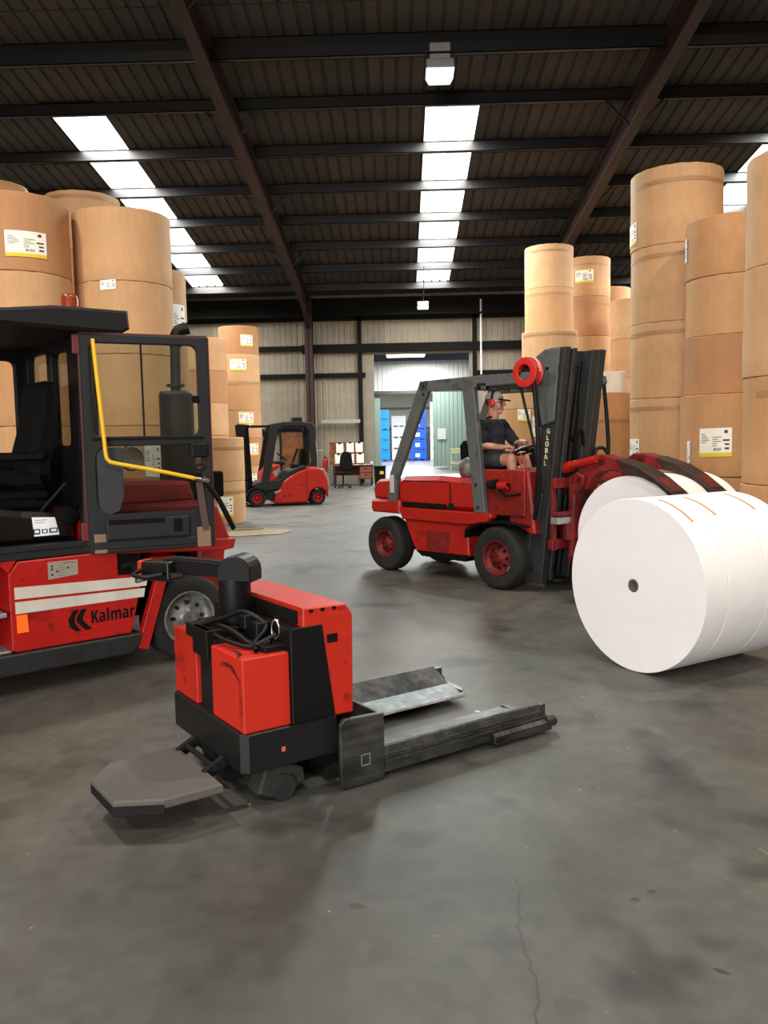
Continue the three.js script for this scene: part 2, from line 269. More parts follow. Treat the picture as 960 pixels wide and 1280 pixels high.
part(wallEnd, 'outer_lining', [box(XL - 0.3, DX0, 0, 7.2, ZB - 0.16, ZB - 0.06, 0), box(DX1, XR + 0.3, 0, 7.2, ZB - 0.16, ZB - 0.06, 0), box(DX0, DX1, DH, 7.2, ZB - 0.16, ZB - 0.06, 0)], M.purlin);
for (const [y, h, d, x0, x1] of [[4.95, 0.3, 0.16, -3.6, XR], [3.98, 0.16, 0.12, XL, DX0 - 0.3], [3.98, 0.16, 0.12, DX1 + 0.2, XR], [4.98, 0.18, 0.12, XL, -3.6], [2.0, 0.14, 0.12, XL, -3.4], [6.05, 0.2, 0.14, XL, XR]]) part(wallEnd, 'girt', box(x0, x1, y - h / 2, y + h / 2, ZB + 0.03, ZB + 0.03 + d, 0), M.girt);
part(wallEnd, 'eaves_beam', [box(XL, XR, 6.1, 6.75, ZB + 0.2, ZB + 0.24, 0), box(XL, XR, 6.08, 6.12, ZB + 0.1, ZB + 0.5, 0)], M.girt);
for (const x of [DX0 - 0.5, DX1 + 0.12]) part(wallEnd, 'door_post', box(x - 0.07, x + 0.07, 0, 6.2, ZB + 0.03, ZB + 0.17, 0), M.girt);
part(wallEnd, 'cable_trunking', box(-2.95, -1.5, 2.22, 2.36, ZB + 0.2, ZB + 0.3, 0.01), M.alu, 'pale metal cable trunking');
part(wallEnd, 'door_jamb', [box(DX0 - 0.42, DX0, 0, DH, ZB - 0.1, ZB + 0.06, 0.01)], mat('#8a8473', 0.7, { map: streakT }));
part(wallEnd, 'conduit', bar([2.95, 3.9, ZB + 0.25], [2.95, 6.6, ZB + 0.25], 0.035), M.white);
// side and front walls, out of view or nearly so
const wl = struct('wall_left'), wr = struct('wall_right'), wf = struct('wall_front');
part(wl, 'wall_sheet', box(XL - 0.2, XL, 0, 11.5, ZB - 0.3, ZF + 0.2, 0), M.wallSheet);
part(wr, 'wall_sheet', box(XR, XR + 0.2, 0, 11.5, ZB - 0.3, ZF + 0.2, 0), M.wallSheet);
{ const a = UNSEEN_DOOR.x - UNSEEN_DOOR.w / 2, b = UNSEEN_DOOR.x + UNSEEN_DOOR.w / 2, h = UNSEEN_DOOR.h;  // unseen door opening, frame and area light, source of the frontal daylight
  part(wf, 'wall_sheet', [box(XL - 0.2, a, 0, 11.5, ZF, ZF + 0.2, 0), box(b, XR + 0.2, 0, 11.5, ZF, ZF + 0.2, 0), box(a, b, h, 11.5, ZF, ZF + 0.2, 0)], M.wallSheet);
  part(wf, 'door_frame', [box(a - 0.12, a, 0, h + 0.12, ZF - 0.06, ZF + 0.22, 0.01), box(b, b + 0.12, 0, h + 0.12, ZF - 0.06, ZF + 0.22, 0.01), box(a, b, h, h + 0.12, ZF - 0.06, ZF + 0.22, 0.01)], M.dark);
  part(floor, 'unseen_yard_slab', box(XL, XR, -0.2, -0.01, ZF, ZF + 14, 0), mat('#8a877f', 0.8, { map: grimeT }));  // ground outside the out-of-view door
  const L = new THREE.RectAreaLight(new THREE.Color(...UNSEEN_DOOR.color), UNSEEN_DOOR.radiance, UNSEEN_DOOR.w, h); L.position.set(UNSEEN_DOOR.x, h / 2, ZF + 0.1); scene.add(L); }

// the bright room beyond the doorway and the store behind it
const room = struct('wall_far_room');
const cream = mat('#d9d5c6', 0.6), paleGreen = mat('#9fb5a8', 0.55), roomGrey = mat('#aab0b4', 0.7);
part(room, 'side_wall', [box(-8.2, -8, 0, 6.4, ZROOM, ZB - 0.16, 0), box(9, 9.2, 0, 6.4, ZROOM, ZB - 0.16, 0)], cream);
part(room, 'room_ceiling', box(-8.2, 9.2, 6.0, 6.2, ZROOM, ZB - 0.16, 0), mat('#8b929c', 0.7));
part(room, 'cross_beam', [box(-8, 9, 5.6, 6.0, -43.2, -43.1, 0), box(-8, 9, 5.6, 6.0, -38.2, -38.1, 0)], mat('#7c8590', 0.6));
const HX0 = -1.15, HX1 = 4.0, HH = 4.2;
for (let k = 0; k < 17; k++) { const x = -8 + k, o = part(room, 'cladding_sheet', sheetGeo(1, 6.0 - HH, 4), mat('#e9e8e0', 0.6)); o.rotation.x = -Math.PI / 2; o.position.set(x, HH, ZROOM + 0.05); }
part(room, 'wall_panel', [box(-8, HX0, 0, 6.2, ZROOM - 0.2, ZROOM, 0), box(HX1, 9, 0, 6.2, ZROOM - 0.2, ZROOM, 0), box(HX0, HX1, HH, 6.2, ZROOM - 0.2, ZROOM, 0)], paleGreen);
part(room, 'door_rail', box(-2, 6, 4.08, 4.25, ZROOM + 0.05, ZROOM + 0.22, 0), mat('#55564f', 0.6));
part(room, 'store_wall', [box(-8, 9, 0, 6.6, ZFAR - 0.2, ZFAR, 0), box(-8.2, -8, 0, 6.6, ZFAR, ZROOM, 0), box(9, 9.2, 0, 6.6, ZFAR, ZROOM, 0)], cream);
part(room, 'store_ceiling', box(-8.2, 9.2, 6.4, 6.6, ZFAR, ZROOM - 0.2, 0), cream);
for (const y of [2.4, 4.0]) part(room, 'store_rail', box(-8, 9, y, y + 0.18, ZFAR, ZFAR + 0.15, 0), mat('#8a8478', 0.7));
const slide = noteStruct(struct('door_1'), 'pale green ribbed sliding door standing half open in the far room', 'door');
{ const w = 0.24; const g = sheetGeo(2.3, 4.05, 10); const o = part(slide, 'door_leaf', g, paleGreen); o.rotation.x = -Math.PI / 2; o.position.set(1.78, 0.08, ZROOM + 0.3);
  part(slide, 'door_frame', [box(1.74, 1.8, 0.06, 4.16, ZROOM + 0.24, ZROOM + 0.34), box(4.06, 4.12, 0.06, 4.16, ZROOM + 0.24, ZROOM + 0.34)], paleGreen);
  part(slide, 'notice', box(1.98, 2.45, 1.55, 2.15, ZROOM + 0.345, ZROOM + 0.355, 0), M.white, 'white paper notice'); }
// lamps of those rooms; the first is seen, the others placed to brighten them
function panelLight(name, label, x, y, z, w, d, L, c) {
  const t = thing(name, label, 'lamp', [x, y, z]); part(t, 'housing', box(-w / 2 - 0.03, w / 2 + 0.03, 0.03, 0.12, -d / 2 - 0.03, d / 2 + 0.03, 0.01), M.white);
  part(t, 'diffuser', box(-w / 2, w / 2, 0.012, 0.032, -d / 2, d / 2, 0), mat('#ffffff', 0.5, { emissive: new THREE.Color(2.2, 2.2, 2.1) }));
  part(t, 'hanger', [bar([-w * 0.4, 0.12, 0], [-w * 0.4, 6.0 - y, 0], 0.012, 5), bar([w * 0.4, 0.12, 0], [w * 0.4, 6.0 - y, 0], 0.012, 5)], M.dark);
  const l = new THREE.RectAreaLight(new THREE.Color(...c), L, w, d); l.position.set(x, y - 0.005, z); l.rotation.set(-Math.PI / 2, 0, 0); scene.add(l);
}
panelLight('ceiling_lamp', 'bright ceiling lamp of the far room seen through the doorway', 0.25, 5.3, -37.6, 1.7, 1.3, 45, [0.95, 1, 1]);
panelLight('ceiling_lamp', 'ceiling lamp of the far room placed to light the white cladding', 1.0, 5.75, -44.0, 2.4, 0.6, 60, [0.95, 1, 1]);
panelLight('ceiling_lamp', 'unseen ceiling lamp lighting the store beyond the sliding door', 0.5, 5.6, -56, 2.0, 1.5, 140, [0.95, 1, 1]);

// high bay lamps
BAYS.forEach(([x, y, z, c, L, label], i) => {
  const small = i === 1, w = small ? 0.36 : 0.5, top = roofY(z) - 0.28 - y;
  const t = thing('high_bay_lamp', label, 'lamp', [x, y, z]);
  part(t, 'housing', small ? [box(-w / 2, w / 2, 0.06, 0.2, -w / 2, w / 2, 0.01)] : [box(-w / 2, w / 2, 0.1, 0.26, -w / 2, w / 2, 0.02), box(-0.19, 0.19, 0.26, 0.56, -0.19, 0.19, 0.02)], M.alu);
  part(t, 'lamp_face', small ? box(-w / 2 + 0.01, w / 2 - 0.01, 0.0, 0.06, -w / 2 + 0.01, w / 2 - 0.01, 0) : face([[-0.19, 0], [0.19, 0], [0.25, 0.1], [-0.25, 0.1]], -0.24, 0.24, 0), mat('#ffffff', 0.4, { emissive: small ? new THREE.Color(1, 0.96, 0.88) : new THREE.Color(c[0] * 0.88, c[1], c[2]).multiplyScalar(1.1) }));
  part(t, 'hanger', small ? bar([0.02, 0.2, 0], [0.05, top, 0], 0.012, 6) : [bar([-0.12, 0.5, 0], [-0.12, top, 0], 0.012, 6), bar([0.12, 0.5, 0], [0.12, top, 0], 0.012, 6)], M.dark);
  const l = new THREE.RectAreaLight(new THREE.Color(...c), L, w, w); l.position.set(x, y - 0.015, z); l.rotation.set(-Math.PI / 2, 0, 0); scene.add(l);
});

// ---------------------------------------------------------------- paper rolls
const kraftMs = [['#d2a273', 0.72], ['#cc9a6a', 0.75], ['#d5a87a', 0.72], ['#c08c60', 0.75]].map(([c, r]) => mat(c, r, { map: kraftT, bumpMap: wrinkleT, bumpScale: 0.0035 }));
const capM = mat('#a87a4c', 0.85, { map: kraftT });
const tapeT = canvasTex(512, 64, (c, w, h) => {     // worn brown tape with blotched print
  c.fillStyle = '#a98058'; c.fillRect(0, 0, w, h);
  for (let i = 0; i < 900; i++) { c.fillStyle = `rgba(${rnd() < 0.5 ? '110,78,50' : '186,146,106'},${rr(0.05, 0.25)})`; c.fillRect(rnd() * w, rnd() * h, rr(2, 22), rr(1, 7)); }
});
const tapeM = mat('#ffffff', 0.5, { map: tapeT });
function labelTex(style) {
  return canvasTex(256, 200, (c, w, h) => {
    c.fillStyle = style === 2 ? '#eef1f2' : '#f4f1e6'; c.fillRect(0, 0, w, h);
    if (style < 2) { c.fillStyle = '#e8c92c'; c.fillRect(0, h * 0.86, w, h * 0.14); }
    if (style === 1) { c.fillStyle = '#e8c92c'; c.fillRect(0, 0, w, 12); }
    c.fillStyle = '#444'; const bars = (x, y, n, s) => { for (let i = 0; i < n; i++) c.fillRect(x, y + i * s, rr(20, 70), s * 0.42); };
    c.fillStyle = '#777'; bars(16, 40, 5, 14); c.fillStyle = '#888'; bars(110, 60, 5, 15);
    c.fillStyle = '#333'; c.fillRect(200, 16, 24, 22); c.fillRect(190, 80, 48, 12); c.fillRect(204, 108, 32, 12); c.fillRect(204, 136, 32, 14);
    c.fillStyle = '#555'; for (let i = 0; i < 12; i++) c.fillRect(120 + i * 5, 138, rr(1, 4), 20);
  });
}
const labelMs = [0, 1, 2].map((s) => mat('#ffffff', 0.6, { map: labelTex(s) }));
const bodyGeos = {};
function bodyGeo(R, Hh, v) {            // wrapped cylinder: crimped rims, a slightly uneven wall
  const key = [R, Hh, v].join(); if (bodyGeos[key]) return bodyGeos[key];
  const g = new THREE.LatheGeometry([[R - 0.02, 0.0], [R - 0.006, 0.004], [R, 0.016], [R + 0.001, Hh * 0.3], [R - 0.002, Hh * 0.62], [R, Hh - 0.016], [R - 0.006, Hh - 0.003], [R - 0.03, Hh - 0.003], [R - 0.05, Hh - 0.012], [0.06, Hh - 0.012], [0.05, Hh - 0.03]].map(([r, y]) => new THREE.Vector2(r, y)), 56);
  const p = g.attributes.position, uv = g.attributes.uv;
  for (let i = 0; i < p.count; i++) {
    const x = p.getX(i), y = p.getY(i), z = p.getZ(i), a = Math.atan2(x, z), r = Math.hypot(x, z);
    if (r > R * 0.9) { const w = 0.001 * Math.sin(a * 3 + v * 2 + y * 5) + 0.001 * Math.sin(a * 11 + v) * (y < 0.1 || y > Hh - 0.1 ? 1 : 0.3), k = (r + w) / r; p.setX(i, x * k); p.setZ(i, z * k); if (y > Hh - 0.02) p.setY(i, y + 0.003 * Math.sin(a * 17 + v * 3)); }
    uv.setXY(i, uv.getX(i) * 2 * Math.PI * R + v * 0.37, y + v * 0.21);
  }
  g.computeVertexNormals(); return bodyGeos[key] = prep(g, true);
}
function patch(R, a0, a1, y0, y1, d = 0.003, seg = 8, skew = 0) {   // a sheet that follows the wall between two angles (0 = +z)
  const pos = [], uv = [], idx = [];
  for (const [k, r] of [[0, R + d], [1, R + d * 0.3]]) for (let i = 0; i <= seg; i++) { const t = i / seg, a = a0 + (a1 - a0) * t, s = skew * (t - 0.5); for (const [y, v] of [[y0, 0], [y1, 1]]) { pos.push(Math.sin(a) * r, y + s, Math.cos(a) * r); uv.push(k ? 0.5 : t, k ? 0.5 : v); } }
  const n = (seg + 1) * 2;
  for (let i = 0; i < seg; i++) { const b = i * 2; idx.push(b, b + 2, b + 1, b + 1, b + 2, b + 3, n + b, n + b + 1, n + b + 2, n + b + 1, n + b + 3, n + b + 2, b, n + b, b + 2, b + 2, n + b, n + b + 2, b + 1, b + 3, n + b + 1, b + 3, n + b + 3, n + b + 1); }
  const g = new THREE.BufferGeometry(); g.setAttribute('position', new THREE.Float32BufferAttribute(pos, 3)); g.setAttribute('uv', new THREE.Float32BufferAttribute(uv, 2)); g.setIndex(idx); g.computeVertexNormals(); return prep(g, true);
}
const ORD = ['lowest', 'second', 'third', 'fourth', 'fifth', 'sixth'];
let rollCount = 0;
// marks per roll, counted from the floor: {label: [degrees from the direction to the camera (to the right), width, y share, style], tape: y share, ...}
function stackOf(desc, x, z, R, heights, marks = {}, group) {
  let y = 0; const toCam = Math.atan2(-x, -z);
  heights.forEach((Hh, i) => {
    const v = rollCount++, top = i === heights.length - 1, rank = heights.length === 1 ? 'single' : top ? 'topmost' : ORD[i];
    const t = thing('paper_roll', `brown wrapped paper roll, ${rank} ${heights.length === 1 ? '' : 'of '}${desc}`.replace('single ', ''), 'paper roll', [x + rr(-0.008, 0.008), y, z + rr(-0.008, 0.008)], 0, group);
    const m = marks[i] || {}, Rr = R * (m.r || 1);
    part(t, 'wrapping', bodyGeo(Rr, Hh, v % 6), kraftMs[m.tone ?? v % 4]);
    part(t, 'core_plug', lathe([[0, 0], [0.055, 0], [0.06, 0.006], [0.06, 0.02]].map(([r, q]) => [r, Hh - 0.032 + q]), 16), capM, 'cardboard core plug');
    for (const [deg, w, ys, st, h = w * 0.78] of m.labels || []) { const a = toCam + rad(deg), da = w / 2 / Rr, yy = ys * Hh; part(t, 'label', patch(Rr + 0.004, a - da, a + da, yy - h / 2, yy + h / 2, 0.004, 8, rr(-0.02, 0.02)), labelMs[st], 'white printed label sheet'); }
    for (const [ys, d0, d1] of m.tapes || []) part(t, 'tape_band', patch(Rr + 0.0022, toCam + rad(d0), toCam + rad(d1), ys * Hh - 0.03, ys * Hh + 0.03, 0.0008, 24), tapeM, 'brown tape with worn print');
    y += Hh;
  });
}
const TP = [[0.86, -80, 70]];
const gR = 'brown paper rolls stacked along the right side', gL = 'brown paper rolls stacked along the left side';
const five = (h, n = 5) => Array(n).fill(h);
// right hand side
stackOf('the tall five-roll stack between mast and plastic-wrapped stack', 4.01, -12.31, 0.63, five(1.055), { 0: { tone: 2 }, 1: { labels: [[-62, 0.3, 0.3, 0, 0.34]], tapes: TP, tone: 2 }, 2: { tapes: TP, tone: 2 }, 3: { tapes: TP, tone: 2 }, 4: { labels: [[-70, 0.3, 0.22, 0, 0.3]], tapes: [[0.8, -60, 80]], tone: 2 } }, gR);
stackOf('the stack of five with a plastic-wrapped base', 4.33, -11.02, 0.6, [1.045, 1.045, 0.735, 0.735, 0.735], { 0: { r: 1.06, tone: 1 }, 1: { r: 1.06, labels: [[-17, 0.4, 0.42, 0, 0.36], [-52, 0.06, 0.2, 2, 0.5]], tone: 1 }, 3: { r: 0.98 }, 4: { r: 0.97, labels: [[-80, 0.2, 0.55, 2, 0.3]] } }, gR);
stackOf('the broad stack of four beside the white reels', 4.14, -8.55, 0.63, five(1.075, 4), { 0: { tone: 1 }, 1: { tapes: [[0.84, -50, 80]], tone: 1 }, 2: { tone: 2 }, 3: { tone: 2, tapes: [[0.55, 10, 60]] } }, gR);
stackOf('the stack hidden behind the plastic-wrapped stack', 5.62, -11.9, 0.63, five(1.06), {}, gR);
stackOf('the low pair behind the forklift mast', 3.27, -14.0, 0.63, [1.14, 1.14], { 1: { tapes: [[0.6, -80, 80]], labels: [[-35, 0.1, 0.2, 2, 0.4]] } }, gR);
stackOf('the tallest slim stack behind the mast top', 3.96, -22.37, 0.63, five(1.085, 6), { 5: { tapes: [[0.85, -50, 50]] }, 4: { tapes: [[0.85, -80, 60]] } }, gR);
stackOf('the four-roll stack before the tallest slim stack', 3.49, -19.63, 0.64, five(1.0, 4), { 3: { tapes: [[0.9, -70, 70]] } }, gR);
stackOf('the six-roll stack whose top roll has a grey label', 5.35, -24.07, 0.63, five(1.09, 6), { 5: { labels: [[-8, 0.5, 0.5, 1, 0.36]], tapes: [[0.8, -60, 60]] }, 4: { tapes: [[0.82, -60, 80]] } }, gR);
stackOf('the stack half hidden behind the labelled six-roll stack', 6.3, -25.5, 0.63, five(1.19, 5), {}, gR);
stackOf('the five-roll stack between six-roll stack and tall stack', 6.25, -22.6, 0.6, five(1.03, 5), {}, gR);
stackOf('the stack behind the forklift driver', 2.72, -17.3, 0.63, five(0.72, 4), { 2: { labels: [[-16, 0.26, 0.82, 0, 0.24], [4, 0.1, 0.5, 2, 0.4]] }, 1: { labels: [[-24, 0.2, 0.9, 2, 0.36]] } }, gR);
// left hand side
stackOf('the broad stack behind the lift truck seat', -4.77, -10.5, 0.63, five(0.92), { 4: { labels: [[10, 0.47, 0.34, 0, 0.3]], } }, gL);
stackOf('the broad stack behind the open cab door', -3.69, -11.28, 0.63, five(0.92), { 3: { tone: 2, labels: [[-18, 0.2, 0.94, 2, 0.12]] }, 4: { tone: 2 }, 2: { tone: 2 }, 1: { labels: [[25, 0.22, 0.5, 2, 0.42]] } }, gL);
stackOf('the stack peeping out behind the cab door stack', -3.93, -12.95, 0.63, five(1.05, 4), { 3: { labels: [[44, 0.5, 0.3, 2, 0.46]] } }, gL);
stackOf('the stack topping the gap between the two broad stacks', -5.48, -14.72, 0.63, five(0.975, 6), { 5: { tapes: [[0.9, -60, 60]] } }, gL);
stackOf('the stack directly behind the labelled broad stack', -6.2, -12.4, 0.63, five(1.07), { 4: { tapes: [[0.9, -60, 60]] } }, gL);
stackOf('the tallest stack at the far left', -7.4, -15.4, 0.63, five(1.05, 6), {}, gL);
stackOf('the narrow stack in front of the end wall girts', -5.05, -26.19, 0.63, five(0.86, 6), { 5: { labels: [[24, 0.4, 0.48, 1, 0.36]], r: 0.98 }, 4: { labels: [[-4, 0.5, 0.62, 1, 0.36]], r: 1.0 }, 3: { tapes: [[0.95, -70, 60]] }, 2: { labels: [[14, 0.46, 0.72, 1, 0.38]] }, 1: { labels: [[30, 0.46, 0.6, 1, 0.38]] }, 0: { labels: [[20, 0.46, 0.5, 1, 0.38]] } }, gL);
stackOf('the orange-brown stack just behind the cab door edge', -5.55, -23.6, 0.63, five(0.9), {}, gL);
stackOf('the short pair in front of the small forklift', -3.77, -16.5, 0.62, [0.84, 0.86], { 1: { tapes: [[0.75, -70, 80]], tone: 2 }, 0: { labels: [[20, 0.32, 0.42, 0, 0.4]], tapes: [[0.75, -70, 80]], tone: 2 } }, gL);
// small things on the low pair
{ const t = thing('paper_reel', 'small white paper reel lying on top of the low pair', 'paper reel', [3.45, 2.28, -13.72]);
  part(t, 'reel_body', lathe([[0.05, 0.01], [0.05, 0], [0.2, 0], [0.21, 0.01], [0.21, 0.33], [0.2, 0.34], [0.05, 0.34], [0.05, 0.3]], 28), M.white); part(t, 'core', lathe([[0.038, 0], [0.05, 0], [0.05, 0.345], [0.038, 0.345], [0.038, 0]], 16), capM);
  const b = thing('carton', 'small pale carton beside the little white reel', 'box', [3.02, 2.28, -13.6], 0.3); part(b, 'carton_body', box(-0.14, 0.14, 0, 0.22, -0.12, 0.12, 0.008), mat('#b9aea0', 0.8)); part(b, 'packing_tape', box(-0.03, 0.03, 0.215, 0.224, -0.122, 0.122, 0), M.tapeBrown); }

// white reels
const paperM = mat('#f3f3f4', 0.62, { map: tex(256, 256, (u, v) => { const k = 0.97 + 0.03 * (fbm(u * 6, v * 6, 4, 6) - 0.5); return [k, k * 0.995, k * 0.99]; }) });
const faceM = mat('#f2f2f4', 0.6, { map: tex(256, 256, (u, v) => 0.965 + 0.03 * (fbm(u * 5, v * 5, 3, 5) - 0.5)) });
function whiteReel(label, base, axis, R, len, group, tapeAt) {     // base: centre of the near face on the floor line; axis: yaw of the reel's axis (local +x)
  const t = thing('white_paper_reel', label, 'paper reel', base, axis, group);
  part(t, 'paper', turnX(lathe([[R - 0.004, 0], [R, 0.004], [R, len - 0.004], [R - 0.004, len]], 72)).translate(0, R, 0), paperM);
  const ring = (x, n) => prep(swapAxes(extr(Array.from({ length: 72 }, (_, i) => [Math.cos(i / 72 * 6.2832) * (R - 0.003), Math.sin(i / 72 * 6.2832) * (R - 0.003)]), 0.004, 0, [Array.from({ length: 24 }, (_, i) => [Math.cos(i / 24 * 6.2832) * 0.046, Math.sin(i / 24 * 6.2832) * 0.046])]), (a, b, c) => [c, b, a])).translate(x, R, 0);
  part(t, 'end_face', ring(0, 1), faceM); part(t, 'end_face', ring(len - 0.004, -1), faceM);
  part(t, 'core', turnX(lathe([[0.034, 0], [0.046, 0], [0.046, len], [0.034, len], [0.034, 0]], 24)).translate(0, R, 0), mat('#6b6455', 0.8));
  if (tapeAt) { const [x, a0, a1] = tapeAt; part(t, 'tape_strip', patch(R, 0, rad(a1 - a0), -0.012, 0.012, 0.0015, 10).applyMatrix4(new THREE.Matrix4().makeRotationZ(Math.PI / 2)).applyMatrix4(new THREE.Matrix4().makeRotationX(rad(-a0))).translate(x, R, 0), mat('#c09468', 0.6), 'brown tape strip'); }
  return t;
}
const AX = 58, ax = [Math.sin(rad(AX)), -Math.cos(rad(AX))];
const gW = 'white reels lying in a row beside the clamp';
{ let s = 0; [[0.215, 'thin white paper reel whose round face shows the core hole', [0.12, 50, 80]], [0.4, 'white paper reel in the middle of the lying row', [0.17, 54, 82]], [0.4, 'white paper reel at the far end of the lying row', [0.2, 56, 82]]].forEach(([len, label, tp]) => {
  whiteReel(label, [1.545 + ax[0] * s, 0, -5.55 + ax[1] * s], rad(90 - AX), 0.588, len - 0.009, gW, tp); s += len; }); }
whiteReel('white paper reel held under the red clamp arms', [2.17, 0.012, -7.93], rad(42), 0.6, 1.2, undefined);

// ---------------------------------------------------------------- powered pallet truck with roll forks (x = left, z = forward)
{
  const t = thing('pallet_truck', 'red and black powered pallet truck with steel roll forks and rear platform', 'pallet truck', [-0.316, 0, -3.651], rad(125.5));
  const body = part(t, 'skirt', plan([[0.05, -0.41], [0.08, -0.44], [0.87, -0.44], [0.9, -0.41], [0.9, 0.03], [0.05, 0.03]], 0.165, 0.342, 0.006), mat('#141516', 0.5, { map: grimeT }), 'black steel skirt');
  part(body, 'paint_chip', plan([[0.046, -0.255], [0.051, -0.255], [0.051, -0.238], [0.046, -0.238]], 0.235, 0.255, 0), mat('#c45a50', 0.7), 'small patch of bare red paint');
  const rubbed = mat('#c22714', 0.5, { map: canvasTex(512, 512, (c, w, h) => {       // one metre square: rubbed black marks on the rear face, dust on the lid
    c.fillStyle = '#f2f0ee'; c.fillRect(0, 0, w, h); c.lineCap = 'round';
    const S = (x, y) => [x * w, (1 - y) * h];
    for (let i = 0; i < 60; i++) { const x = rr(0.08, 0.4), y = rr(0.36, 0.66); c.strokeStyle = `rgba(60,30,26,${rr(0.05, 0.25)})`; c.lineWidth = rr(0.5, 2); c.beginPath(); c.moveTo(...S(x, y)); c.lineTo(...S(x + rr(-0.03, 0.03), y + rr(-0.05, 0.05))); c.stroke(); }
    for (let i = 0; i < 30; i++) { const q = rr(-0.012, 0.012); c.strokeStyle = `rgba(24,16,16,${rr(0.15, 0.5)})`; c.lineWidth = rr(1, 5); c.beginPath(); const a0 = rr(0.9, 2.0), a1 = a0 + rr(0.2, 0.7); for (let a = a0; a < a1; a += 0.1) c.lineTo(...S(0.22 + Math.cos(a) * (0.16 + q), 0.47 + Math.sin(a) * (0.15 + q))); c.stroke(); }
    for (let i = 0; i < 12; i++) { c.strokeStyle = `rgba(24,16,16,${rr(0.1, 0.4)})`; c.lineWidth = rr(1, 4); const x = 0.075 + rr(0, 0.03), y = rr(0.38, 0.5); c.beginPath(); c.moveTo(...S(x, y)); c.lineTo(...S(x + rr(-0.005, 0.01), y + rr(0.04, 0.12))); c.stroke(); }
  }) }); rubbed.map.wrapS = rubbed.map.wrapT = THREE.RepeatWrapping;
  part(t, 'cover', [box(0.062, 0.405, 0.342, 0.672, -0.425, -0.197, 0.008)], rubbed, 'red battery side cover');
  part(t, 'cover', [box(0.595, 0.89, 0.342, 0.675, -0.425, -0.197, 0.008)], M.redJack, 'red battery side cover');
  part(t, 'centre_channel', [box(0.405, 0.595, 0.342, 0.69, -0.405, -0.2, 0.006)], M.dark, 'worn dark centre channel');
  part(t, 'channel_lid', [box(0.42, 0.68, 0.672, 0.735, -0.44, -0.27, 0.008), box(0.42, 0.6, 0.6, 0.735, -0.438, -0.405, 0.006)], M.black);
  part(t, 'deck', [box(0.06, 0.9, 0.342, 0.775, -0.195, -0.13, 0.006), box(0.1, 0.88, 0.66, 0.70, -0.3, -0.19, 0.006)], M.black);
  const sp = part(t, 'side_panel', side([[-0.197, 0.345], [0.022, 0.345], [-0.037, 0.776], [-0.197, 0.776]], 0.044, 0.06, 0.003), M.black, 'black trapezoid side panel');
  for (let k = 0; k < 5; k++) part(sp, 'bolt', bar([0.04, 0.745 - k * 0.03, -0.188], [0.046, 0.745 - k * 0.03, -0.188], 0.006, 6), M.dark);
  const cv = part(t, 'hood', side([[-0.13, 0.345], [0.122, 0.338], [0.13, 0.8], [0.095, 0.853], [-0.13, 0.86]], 0.05, 0.9, 0.006), M.redJack, 'tall red hood');
  part(cv, 'rear_flap', box(0.1, 0.86, 0.78, 0.84, -0.142, -0.128, 0.002), M.blackRough);
  part(cv, 'slot', box(0.047, 0.0515, 0.685, 0.725, -0.01, 0.045, 0.001), M.blackRough, 'dark slot');
  for (const f of [-0.1, -0.04, 0.02]) part(cv, 'slot', box(0.047, 0.0515, 0.835, 0.85, f, f + 0.02, 0), M.blackRough);
  // steering column, head, tiller
  const cx = 0.52, cz = -0.245;
  part(t, 'steering_column', lathe([[0, 0.66], [0.078, 0.66], [0.078, 0.95], [0.072, 0.96], [0, 0.96]], 28).translate(cx, 0, cz), M.black);
  const hd = part(t, 'steering_head', face([[-0.085, 0.94], [0.085, 0.94], [0.085, 0.99], ...Array.from({ length: 11 }, (_, i) => [0.085 * Math.cos(i / 10 * Math.PI), 0.99 + 0.075 * Math.sin(i / 10 * Math.PI)]), [-0.085, 0.99]], -0.075, 0.075, 0.006).applyMatrix4(new THREE.Matrix4().makeRotationY(0.75)).translate(cx - 0.02, 0, cz + 0.02), M.black);
  part(t, 'tiller_arm', [beam([cx, 0.985, cz], [cx + 0.34, 1.0, cz - 0.2], 0.075, 0.07), beam([cx, 1.02, cz], [cx + 0.3, 1.03, cz - 0.18], 0.05, 0.02)], M.black);
  const hb = part(t, 'tiller_handle', [box(-0.085, 0.085, -0.05, 0.05, -0.06, 0.06, 0.015).applyMatrix4(new THREE.Matrix4().makeRotationY(0.6)).translate(cx + 0.33, 0.975, cz - 0.24)], M.blackGloss, 'glossy black control head');
  part(hb, 'grip_loop', tube([[cx + 0.37, 0.985, cz - 0.3], [cx + 0.35, 0.965, cz - 0.38], [cx + 0.28, 0.955, cz - 0.35], [cx + 0.24, 0.965, cz - 0.27]], 0.011, 8, 24), M.black);
  part(hb, 'grip_loop', tube([[cx + 0.42, 0.98, cz - 0.24], [cx + 0.42, 0.94, cz - 0.33], [cx + 0.36, 0.925, cz - 0.36], [cx + 0.3, 0.94, cz - 0.34]], 0.008, 8, 24), M.chrome);
  part(hb, 'safety_button', box(-0.025, 0.025, -0.05, 0.045, -0.045, 0.045, 0.012).applyMatrix4(new THREE.Matrix4().makeRotationY(0.6)).translate(cx + 0.435, 0.975, cz - 0.285), M.redJack, 'red safety button block');
  // hoses over the rear covers
  part(t, 'hose', tube([[0.62, 0.72, -0.4], [0.5, 0.745, -0.36], [0.36, 0.73, -0.33], [0.22, 0.69, -0.3], [0.13, 0.71, -0.25]], 0.013, 8, 32), M.black);
  part(t, 'hose', tube([[0.6, 0.7, -0.42], [0.45, 0.715, -0.4], [0.32, 0.7, -0.38], [0.2, 0.688, -0.32], [0.14, 0.74, -0.22]], 0.011, 8, 32), M.black);
